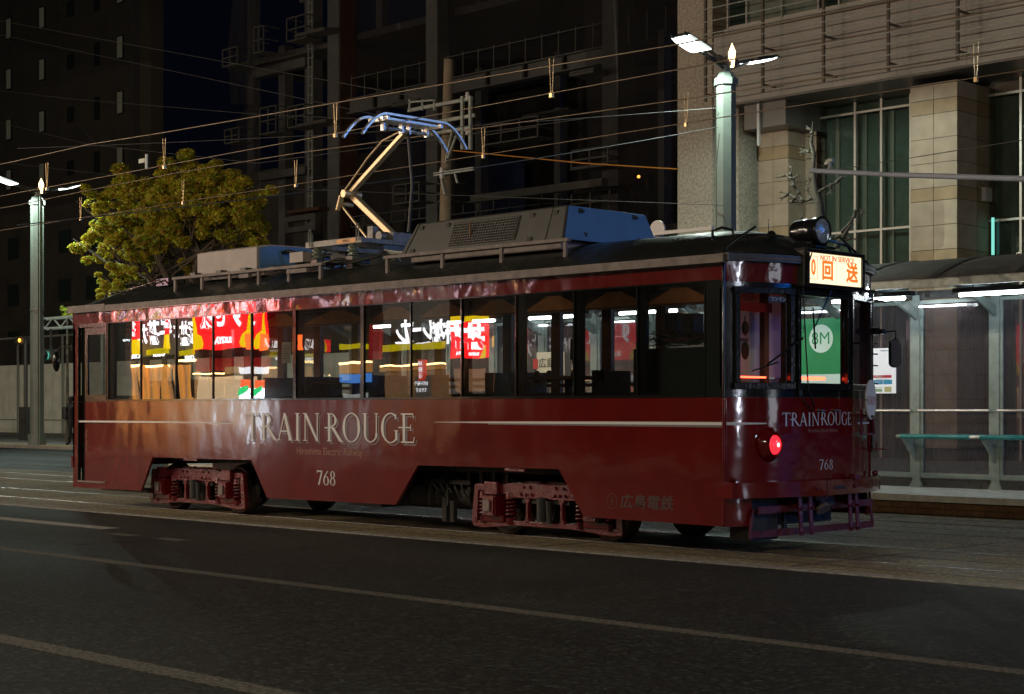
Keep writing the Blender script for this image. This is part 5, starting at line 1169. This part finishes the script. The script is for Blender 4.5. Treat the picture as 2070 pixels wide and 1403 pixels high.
MB().box(c.x - .22, c.x + .42, 20.02, 20.3, c.z - .18, c.z + .22).box(c.x + .1, c.x + .16, 20.1, 20.16, c.z + .22, zb_).build('signal_case', M['greydk'], ts)
MB().cyl((c.x, 19.95, c.z), (c.x, 20.01, c.z), .14, n=16).build('green_lens', emis('green signal', (.15, 1, .75), 7), ts)
MB().lathe([(.16, -.22), (.16, 0)], (c.x, 20.0, c.z), 'y', 16).build('hood', M['dark'], ts)
c = AT(40, 688, 24); o = MB().box(c.x - .5, c.x + .3, 24.02, 24.3, c.z - .18, c.z + .18).cyl((c.x + .25, 24.15, .1), (c.x + .25, 24.15, c.z), .09, n=8).build('traffic_signal', M['greydk'], None, origin=(c.x, 24, .1)); tag(o, 'small amber lit signal at the extreme left edge', 'traffic light')
MB().ball((c.x, 23.98, c.z), .09, .04, .09).build('amber_lens', emis('amber signal', (1, .4, .05), 4), o)
o = bx('control_cabinet', M['greydk'], None, AT(38, 860, 22).x, AT(42, 860, 22).x + .5, 22, 22.5, .1, 1.5); tag(o, 'grey control cabinet on the pavement at the far left', 'cabinet')

# utility pole behind the pantograph
up = thing('utility_pole', 'concrete utility pole with crossarms and insulators behind the pantograph', 'utility pole', (-27.75, 22, .1))
MB().cyl((-28.0, 22, .1), (-27.62, 22, 12.1), .23, .14, 14).build('pole', mat('pole concrete', (.24, .19, .13), .8, noise=(3, .15)), up)
for (p, q) in (((826, 218), (955, 205)), ((885, 245), (960, 235)), ((878, 352), (958, 342)), ((870, 262), (955, 268))):
    a = AT(*p, 21.75); b = AT(*q, 21.75); MB().box(a.x, b.x, 21.7, 21.78, (a.z + b.z) / 2 - .05, (a.z + b.z) / 2 + .05).build('crossarm', M['galv'], up)
fr = MB()
for px in (828, 854, 878): q = AT(px, 215, 21.7); fr.bar((q.x, 21.7, q.z - .12), (q.x, 21.7, q.z + .22), .05, .05)
fr.bar(AT(826, 207, 21.7), AT(880, 202, 21.7), .05, .05)
for px in (935, 951):
    q = AT(px, 235, 21.7); fr.bar((q.x, 21.7, q.z - 1.0), (q.x, 21.7, q.z + .6), .09, .09)
for p, q in (((900, 330), (915, 262)), ((905, 320), (925, 268)), ((925, 370), (918, 345)), ((900, 395), (890, 350))): fr.bar(AT(*p, 21.8), AT(*q, 21.8), .06, .05)
fr.build('pole_bracket', M['galv'], up)
for px, py in ((945, 192), (945, 264), (893, 352), (893, 344)):
    q = AT(px, py, 21.7); MB().lathe([(.03, -.14), (.08, -.1), (.04, -.06), (.09, -.02), (.04, .02), (.07, .06), (0, .1)], q, 'z', 10).build('insulator', M['white'], up)

# ---------------------------------------------------------------- trees
def leaves(name, blobs, n, size, mats, parent, thin=.5):
    for mi, m in enumerate(mats):
        mb = MB(); vs = []; fs = []
        for k in range(n // len(mats)):
            c, r = random.choices(blobs, weights=[b[1] ** 2 for b in blobs])[0]
            u = Vector((random.gauss(0, 1), random.gauss(0, 1), random.gauss(0, 1))).normalized() * (r * random.uniform(.55, 1.05))
            u.z *= .72
            p = Vector(c) + u
            if math.sin(p.x * 3.1 + p.z * 2.3) * math.cos(p.z * 3.7 - p.x * 1.7 + p.y) > (.75 if mi else .6): continue
            a = Vector((random.gauss(0, 1), random.gauss(0, 1), random.gauss(0, .5))).normalized(); b = a.cross(Vector((random.gauss(0, 1), random.gauss(0, 1), random.gauss(0, 1)))).normalized()
            s = size * random.uniform(.6, 1.3); i = len(vs)
            vs += [p - a * s, p + b * s * .55, p + a * s, p - b * s * .55]; fs.append((i, i + 1, i + 2, i + 3))
        mb.add(vs, fs); o = mb.build(name, m, parent); o['kind'] = 'stuff'
def tree_big():
    cx, cy = AT(365, 590, 19).x, 19.0
    t = thing('street_tree', 'broad yellow and green autumn tree rising behind the left end of the tram', 'tree', (cx, cy, .1))
    tr = MB(); base = Vector((cx, cy, .1)); f1 = Vector((cx, cy, 4.6))
    tr.tube([base, Vector((cx + .1, cy, 2.5)), f1], [.3, .25, .22], 10)
    blobs = []
    for px, py, r, dy in ((365, 345, .95, 0), (370, 385, 1.2, .6), (310, 375, 1.1, -.5), (265, 380, .95, .3), (440, 385, 1.1, 0), (490, 385, .9, .5), (515, 400, .8, -.2), (185, 405, .62, 0), (230, 420, .75, .5), (200, 470, .8, -.3), (185, 505, .7, .2), (240, 500, .85, -.6),
                           (290, 440, 1.1, .8), (350, 430, 1.2, -1.0), (420, 440, 1.2, .8), (480, 440, 1.0, -.6), (520, 450, .8, .3), (270, 550, .85, 0), (215, 580, .65, .4), (300, 520, .9, .9), (440, 490, .8, .8), (500, 480, .7, 0), (340, 480, .9, .2), (245, 585, .6, -.5), (400, 350, .8, -.3), (390, 545, .5, .3), (330, 400, 1.1, -.9), (395, 410, 1.1, -.8), (455, 400, 1.0, -.7), (260, 440, .9, -.8), (315, 470, .95, -.9), (250, 470, .8, -.7), (375, 460, 1.0, -.4), (440, 450, .9, -.6), (300, 500, .8, -.3), (280, 525, .7, -.7), (225, 455, .7, .2), (475, 470, .8, .3)):
        p = AT(px, py, cy + dy); blobs.append((p, r))
    mains = [f1 + Vector(v) for v in ((-2.4, .3, 1.3), (-1.0, -.6, 2.6), (.5, .4, 2.8), (1.9, -.5, 1.9), (3.0, .3, 1.2))]
    for q in mains: tr.tube([f1 - Vector((0, 0, .4)), f1.lerp(q, .5) + Vector((random.uniform(-.3, .3), 0, -.25)), q], [.17, .12, .08], 8)
    for k, (p, r) in enumerate(blobs):
        mid = f1.lerp(p, .5) + Vector((random.uniform(-.3, .3), 0, -.25)); s0 = mains[k % 5]; tr.tube([s0, s0.lerp(p, .5) + Vector((random.uniform(-.2, .2), .3, -.2)), p + Vector((0, .3, 0))], [.05, .03, .012], 6)
        for q in range(3):
            e = p + Vector((random.uniform(-1, 1), random.uniform(-1, 1), random.uniform(-.4, .8))) * r * .8; tr.tube([mid.lerp(p, .4), e], [.04, .01], 4)
    tr.build('trunk', M['bark'], t)
    sub = []
    for p, r in blobs:
        for k in range(11):
            u = Vector((random.gauss(0, 1), random.gauss(0, 1), random.gauss(0, .8))).normalized() * r * random.uniform(.35, .95); sub.append((p + u, r * random.uniform(.16, .36)))
    leaves('foliage', sub, 125000, .066, [M['leaf1'], M['leaf2'], M['leaf1'], M['leaf3']], t)
tree_big()
def bare():
    bxm = AT(1657, 470, 19.5).x; cy = 19.5
    t = thing('bare_tree', 'bare pruned grey tree with knobbly branches behind the tram headlight', 'tree', (bxm, cy, .1))
    P = lambda x, y, d=0: AT(x, y, cy + d)
    m = MB(); m.tube([Vector((bxm, cy, .1)), P(1660, 455), P(1655, 408), P(1648, 385), P(1644, 345), P(1646, 310), P(1640, 290), P(1642, 268), P(1643, 245)], [.15, .12, .10, .07, .05, .045, .045, .02, .006], 8)
    br = [[(1655, 405), (1640, 402), (1622, 408), (1608, 400), (1592, 392), (1578, 388)], [(1622, 406), (1614, 390), (1605, 375), (1600, 360), (1585, 355), (1575, 358)], [(1605, 375), (1598, 352), (1600, 340)], [(1603, 362), (1612, 356)],
          [(1652, 390), (1665, 382), (1680, 374), (1690, 368), (1700, 360), (1712, 356)], [(1680, 374), (1678, 388)], [(1690, 370), (1705, 352)], [(1646, 308), (1635, 306), (1622, 302)], [(1636, 306), (1624, 308)], [(1644, 350), (1636, 368)], [(1641, 270), (1638, 262)],
          [(1640, 402), (1632, 384)], [(1700, 470), (1715, 455), (1725, 440), (1728, 428), (1740, 430)], [(1725, 440), (1732, 424), (1745, 428)], [(1655, 465), (1635, 452), (1620, 440), (1615, 432)], [(1700, 490), (1718, 482), (1728, 484)], [(1690, 480), (1712, 470)], [(1592, 392), (1582, 402)], [(1608, 400), (1600, 408), (1618, 410)]]
    for b in br:
        n = len(b); m.tube([P(x + random.uniform(-1, 1), y, .05 * k) for k, (x, y) in enumerate(b)], [.045 * (1 - .8 * k / (n - 1)) for k in range(n)], 6)
        for k in range(9):
            x, y = random.choice(b[1:]); m.tube([P(x, y), P(x + random.uniform(-11, 11), y + random.uniform(-12, 8))], [.014, .004], 4)
        for x, y in b[1:-1]: m.ball(P(x, y), .038, .038, .035, 6, 4)
    m.build('trunk', M['barkgrey'], t)
    m = MB()
    for x, y in ((1712, 470), (1700, 482), (1720, 455)): m.tube([P(x, y), P(1690, 500)], [.03, .07], 5)
    m.build('branch', M['barkgrey'], t)
bare()

# ---------------------------------------------------------------- person at the left
def person():
    bp = AT(143, 903, 18.5); x, y = bp.x, bp.y
    pts = [(0,0,.95), (0,0,1.15), (0,.0,1.38), (0,0,1.50), (0,0,1.64), (-.10,0,.92), (-.14,.08,.50), (-.14,.02,.08), (-.14,-.12,.03), (.10,0,.92), (.13,-.10,.52), (.15,.10,.10), (.15,.0,.03), (-.2,0,1.40), (-.25,.04,1.13), (-.22,-.10,.92), (.2,0,1.40), (.25,.06,1.14), (.22,.0,.92)]
    ed = [(0,1), (1,2), (2,3), (3,4), (0,5), (5,6), (6,7), (7,8), (0,9), (9,10), (10,11), (11,12), (2,13), (13,14), (14,15), (2,16), (16,17), (17,18)]
    rad = [.15,.15,.17,.07,.105,.10,.07,.05,.04,.10,.07,.05,.04,.08,.055,.04,.08,.055,.04]
    me = bpy.data.meshes.new('person'); me.from_pydata([Vector(p) for p in pts], ed, []); me.update()
    o = bpy.data.objects.new('person', me); sc.collection.objects.link(o); o.location = (x, y, .10); me.materials.append(M['coatcloth'])
    sk = o.modifiers.new('skin', 'SKIN'); me.skin_vertices[0].data[0].use_root = True
    for i, r in enumerate(rad): me.skin_vertices[0].data[i].radius = (r, r * .85)
    sb = o.modifiers.new('sub', 'SUBSURF'); sb.levels = 2; sb.render_levels = 2
    ORG[o.name] = Vector((x, y, .10))
    tag(o, 'person in dark clothes walking on the pavement behind the left end of the tram', 'person')
    MB().ball((x, y + .03, .10 + 1.68), .105, .11, .11).build('hair', M['coatcloth'], o)
    b = MB().box(x - .28, x - .02, y - .22, y - .08, 1.05, 1.50).build('backpack', M['rubber'], None, origin=(x, y, 1.05), bevel=.05); tag(b, 'dark backpack worn by the person at the far left', 'backpack')
person()
o = MB()
for k in range(60):
    p = AT(133 + random.uniform(-10, 14), 632 + random.uniform(-12, 10), 21); a = Vector((random.gauss(0,1), random.gauss(0,1), random.gauss(0,1))).normalized() * .1; b = a.cross(Vector((0,1,.3))).normalized() * .06
    o.add([p - a, p + b, p + a, p - b], [(0, 1, 2, 3)])
sp = thing('small_tree', 'small green tree sprig above the lattice gantry at the far left', 'tree', AT(136, 905, 21)); fo = o.build('foliage', M['leaf2'], sp); fo['kind'] = 'stuff'
p = AT(136, 905, 21); MB().tube([(p.x, 21, .1), (p.x, 21, AT(136, 632, 21).z)], [.09, .03], 8).build('trunk', M['bark'], sp)

# ---------------------------------------------------------------- lit shops across the street, reflected in the tram
def SP(px, py): p = AT(px, py, 17.0); return p.x, p.z
YS = -17.0
shp = thing('shop_building', 'restaurant building with red and yellow signs mirrored in the tram windows', 'building', (-30, YS, .1))
sw = mat('shop wall', (.03, .028, .025), .8, noise=(1, .2)); bx('wall', sw, shp, -52, -19.6, YS - 10, YS - .3, .1, 14)
ER = mat('sign red', (.6, .01, .01), .4, emit=(1.0, .010, .012), estr=11); EY = mat('sign yellow', (.7, .5, .02), .4, emit=(1.0, .66, .0), estr=6)
EW = emis('sign white', (1, .97, 1), 13, False); EWS = emis('sign white soft', (.95, .95, 1), 7); EYD = mat('dim yellow stripe', (.6, .5, .02), .4, emit=(.9, .75, .0), estr=2.8)
SB = mat('sign board grey', (.08, .075, .07), .4, emit=(.8, .7, .55), estr=.35); WL = emis('warm strip lamp', (1, .62, .25), 30)
WI = mat('warm shop interior', (.4, .25, .12), .8, noise=(1.3, .5), emit=(1, .55, .22), estr=1.3); OC = mat('orange curtain post', (.7, .3, .05), .6, emit=(1, .45, .10), estr=2.6)
CW = mat('cream roller blind', (.7, .6, .45), .8, noise=(.8, .2), emit=(1, .70, .40), estr=3.4); DR = mat('dark red fascia', (.2, .01, .01), .5, emit=(1, .02, .02), estr=.9)
UM = (-1, 0, 0)
LF = mat('pink streak glow', (.5, .4, .4), .6, noise=(2.2, .7, (.1, .05, .05)), emit=(1, .66, .80), estr=5); OCD = mat('orange glow riser', (.3, .15, .06), .7, emit=(1, .42, .12), estr=.9)  # pink fascia glow added for mirrored streaks; riser glow is painted warm light
def spanel(name, m, a, b, z0, z1, y0=.0, d=.12, par=None): return bx(name, m, par or shp, a, b, YS + y0 - .25, YS + y0 - .25 + d, z0, z1)
# left shop front
xl, xm_ = SP(243, 700)[0], SP(386, 700)[0]
sb1 = spanel('sign_board', SB, xl, xm_, 3.15, 5.2)
for s, px, py, h in (('カレー', 263, 680, .75), ('牛丼', 318, 672, .95), ('豚丼', 372, 676, .80)):
    x, z = SP(px, py); text(s, h, EW, (x, YS - .12, z), UM, UZ, sb1, bold=.02, d=.01, sx=.8); text('GYUDON' if '牛' in s else 'CURRY', .18, EW, (x, YS - .12, z - .68), UM, UZ, sb1, d=.01, sx=.9)
for a, b, m in ((245, 268, ER), (298, 338, EYD), (358, 384, EYD)): spanel('sign_stripe', m, SP(a, 710)[0], SP(b, 710)[0], SP(a, 714)[1] - .02, SP(a, 706)[1], .14, par=sb1)
for a, b, z0, z1 in ((267, 293, 3.15, 4.95), (348, 355, 3.3, 5.3)):
    f = spanel('flag_sign', ER, SP(a, 700)[0], SP(b, 700)[0], z0 + .45, z1 - .3, .4); xa, xb = SP(a, 700)[0], SP(b, 700)[0]
    spanel('flag_end', EY, xa, xb, z0, z0 + .45, .4, par=f); spanel('flag_end', EY, xa, xb, z1 - .3, z1, .4, par=f)
    text('丼', .55, EW, ((xa + xb) / 2, YS + .28, (z0 + z1) / 2 - .1), UM, UZ, f, bold=.02, d=.01)
spanel('strip_lamp', WL, xl, SP(338, 700)[0], SP(300, 738)[1] - .04, SP(300, 738)[1] + .03, .1); spanel('strip_lamp', WL, SP(354, 700)[0], xm_, 2.95, 3.02, .1)
spanel('shop_interior', WI, xl, xm_, .9, 2.85, -.03, .05); [spanel('shop_partition', sw, SP(px, 780)[0], SP(px, 780)[0] + .22, .9, 2.85, 0) for px in (272, 322, 344, 372)]; spanel('stall_riser', OCD, xl, xm_, .1, .9); spanel('streak_glow_fascia', LF, xl - 2.5, xm_ + .1, 5.3, 6.4, .2)
for px in (248, 262, 285, 296, 316, 334, 360, 380): x = SP(px, 780)[0]; MB().prism([(x, .9), (x + .1, .9), (x - .12, 2.85), (x - .3, 2.85)], 'y', YS - .18, YS - .05).build('curtain_post', OC, shp)
for px in (296, 345): x, z = SP(px, 750); MB().ball((x, YS + .1, z), .12, .12, .25).build('lantern', OC, shp)
# big red restaurant sign
ra, rb_ = SP(386, 650)[0], SP(508, 650)[0]
rs = spanel('red_sign', ER, ra, rb_, 3.27, 5.9, .1)
for a, s in ((ra, 1), (rb_, -1)): MB().prism([(a, 3.272), (a + s * .50, 3.272), (a + s * .56, 3.42), (a + s * .44, 3.64), (a + s * .16, 3.76), (a + s * .05, 4.3), (a, 5.4)], 'y', YS - .03, YS + .0).build('yellow_corner', EY, rs)
cxr = (ra + rb_) / 2
text('すき家', 1.15, EW, (cxr, YS + .0, 4.35), UM, UZ, rs, bold=.03, d=.01, sx=.72); text('SUKIYA', .26, EW, (SP(452, 690)[0], YS, 3.50), UM, UZ, rs, bold=.006, d=.01)
spanel('dark_red_fascia', DR, ra, rb_, 2.62, 3.02)
bn = spanel('shop_lamp_strip', WL, ra, rb_, 2.50, 2.54, .1)
for k in range(4):
    a = ra + (rb_ - ra) * k / 4 + .04; b = ra + (rb_ - ra) * (k + 1) / 4 - .04
    if k == 3: continue
    spanel('roller_blind', CW, a, b, .95, 2.42, -.05)
spanel('stall_riser', OCD, ra, rb_, .1, .95)
for k in range(7): xq = -30.6 + k * 1.55; spanel('streak_glow_fascia', LF if k % 3 != 1 else OCD, xq, xq + .9 + .3 * (k % 2), 4.9, 5.9, .2)
PB = emis('bright poster', (.75, .88, 1.0), 20); a, b = SP(490, 780)[0], SP(507, 780)[0]
lp = spanel('lit_poster', PB, a, b, .25, 2.05, .2); spanel('poster_top', emis('orange red poster', (1, .15, .05), 8), a, b, 2.05, 2.3, .2, par=lp)
MB().prism([(a, 1.8), (b, 2.0), (b, 2.12), (a, 2.02)], 'y', YS + .08, YS + .1).build('poster_stripe', emis('green poster', (.05, .9, .25), 6), lp)
for px, m in ((500, EWS), (470, WI)): x, z = SP(px, 746); spanel('menu_panel', m, x - .35, x + .35, z - .12, z + .1, .15)
# narrow bright shop between
x, z = SP(603, 690); ln_ = spanel('red_lantern', emis('red lantern', (1, .12, .02), 14), x - .12, x + .14, z - .22, z + .22, .2)
x, z = SP(512, 690); spanel('red_lantern', bpy.data.materials['red lantern'], x - .12, x + .14, z - .22, z + .22, .3)
a, b = SP(683, 700)[0], SP(735, 700)[0]
spanel('yellow_strip', EYD, a, b, 3.1, 3.24, .1); spanel('strip_lamp', WL, a, b, 2.70, 2.76, .1)
bs_ = emis('blue screen', (.10, .35, 1.0), 4)
for k in range(3): spanel('screen', bs_, a + .38 * k, a + .38 * k + .33, 2.15, 2.4, .1)
spanel('vending_machine', emis('vending front', (.75, .8, .75), 2.2), a + .1, b - .2, .2, 1.85, .1)
spanel('orange_board', emis('orange board', (1, .45, .12), 2.2), a, b, 2.42, 2.68, .1)
# right shop
a, b = SP(760, 700)[0], SP(905, 700)[0]
s2 = spanel('sign_board', SB, a, b, 3.45, 4.6)
for s, px, py, h in (('レ', 800, 676, .8), ('カ', 826, 674, .75), ('カレー', 868, 672, .62), ('牛丼', 898, 678, .6)):
    x, z = SP(px, py); text(s, h, EW, (x, YS - .12, z), UM, UZ, s2, bold=.015, d=.01, sx=.8)
for px in (800, 860, 890): x, z = SP(px, 697); text('CURRY', .18, EW, (x, YS - .12, z), UM, UZ, s2, d=.01, bold=.005)
spanel('yellow_strip', EYD, a, b, 3.0, 3.16, .1, par=s2); spanel('strip_lamp', WL, a, b, 2.56, 2.61, .1); spanel('orange_board', bpy.data.materials['orange board'], a, b, 2.42, 2.53, .1)
spanel('shop_interior', mat('dim interior', (.2, .13, .07), .8, noise=(2, .6), emit=(1, .5, .2), estr=.7), a, b, .6, 2.4, -.04, .05)
x0_ = SP(758, 700)[0]; spanel('red_board', DR, x0_ - .3, x0_ + .15, 2.8, 3.7, .25)
x, z = SP(865, 748); hb2 = spanel('hanging_banner', mat('red banner', (.6, .03, .02), .5, emit=(1, .08, .03), estr=2.4), x - .12, x + .14, z - .3, z + .28, .2); text('営業中', .17, EWS, (x, YS + .09, z), (0, 0, -1), UM, hb2, d=.005)
x, z = SP(865, 785); mb_ = spanel('menu_board', SB, x - .3, x + .32, z - .5, z + .3, .15); text('お持ち帰り', .13, EWS, (x, YS + .05, z + .1), UM, UZ, mb_, d=.005); text('できます', .13, EWS, (x, YS + .05, z - .08), UM, UZ, mb_, d=.005)
a, b = SP(932, 700)[0], SP(977, 700)[0]
r3 = spanel('red_sign', ER, a, b, 2.72, 3.62, .3); spanel('yellow_top', EY, a, b, 3.62, 3.76, .3, par=r3); MB().prism([(b, 2.72), (b - .2, 2.72), (b, 3.05)], 'y', YS + .17, YS + .19).build('yellow_corner', EY, r3)
text('丼', .62, EW, ((a + b) / 2 - .0, YS + .2, 3.22), UM, UZ, r3, bold=.03, d=.01, sx=1.25); text('SUKIYA', .12, EW, ((a + b) / 2, YS + .2, 2.83), UM, UZ, r3, d=.01)
x, z = SP(1002, 655); spanel('teal_arrow', emis('teal arrow', (.02, .7, .75), 6), x - .05, x + .14, z - .25, z + .28, .2); x, z = SP(995, 690); spanel('yellow_strip', EYD, x - .3, x + .3, z - .12, z + .12, .1)
for px in (945, 1000): x, z = SP(px, 770); spanel('food_poster', mat('food poster', (.4, .2, .1), .6, noise=(6, .8, (.7, .5, .3)), emit=(1, .5, .25), estr=.8), x - .3, x + .3, z - .3, z + .3, .1)
# neighbouring dark buildings on the camera side
ft = thing('added_end_building', 'unseen building added far to the right carrying a white glowing strip', 'building', (112, 9, .1))
bx('wall', sw, ft, 112, 125, -10, 26, .1, 24); bx('streak_strip', emis('white streak glow', (.8, .85, 1.0), 70), ft, 111.7, 111.95, 4.2, 5.6, .8, 17)  # white strip added to throw the bright streak onto the tram front
nw_ = mat('dark glass wall', (.005, .005, .005), .5)
nb = thing('neighbour_building', 'dark buildings on the camera side of the street', 'building', (0, -20, .1))
bx('wall', nw_, nb, -19.4, 60, -30, -18.5, .1, 16); bx('wall', sw, nb, -150, -52.2, -30, -17.4, .1, 18)
MB().box(-60, -53, -17.39, -17.3, .5, 3).build('shopfront', WI, nb)
for k in range(5): bx('window', M['winglass'], nb, -16 + k * 7, -12.5 + k * 7, -18.49, -18.4, 1, 3)
# blue lit upright sign on a building down the street to the right
bb = thing('sign_tower', 'dark building down the street to the right carrying a tall blue lit sign', 'building', (58, 25, .1))
bx('wall', sw, bb, 56, 74, 18, 46, .1, 40); bx('added_shop_glow', emis('white added glow', (.85, .9, 1.0), 3), bb, 55.8, 55.95, 24, 30, .3, 3.4)  # unseen shopfront glow added for white streaks on the tram front
bx('blue_sign', emis('blue led sign', (.012, .22, 1.0), 14), bb, 55.4, 55.8, 31, 43, 8.5, 19); bx('sign_arm', M['greydk'], bb, 55.8, 56.0, 32, 40, 12, 12.3)
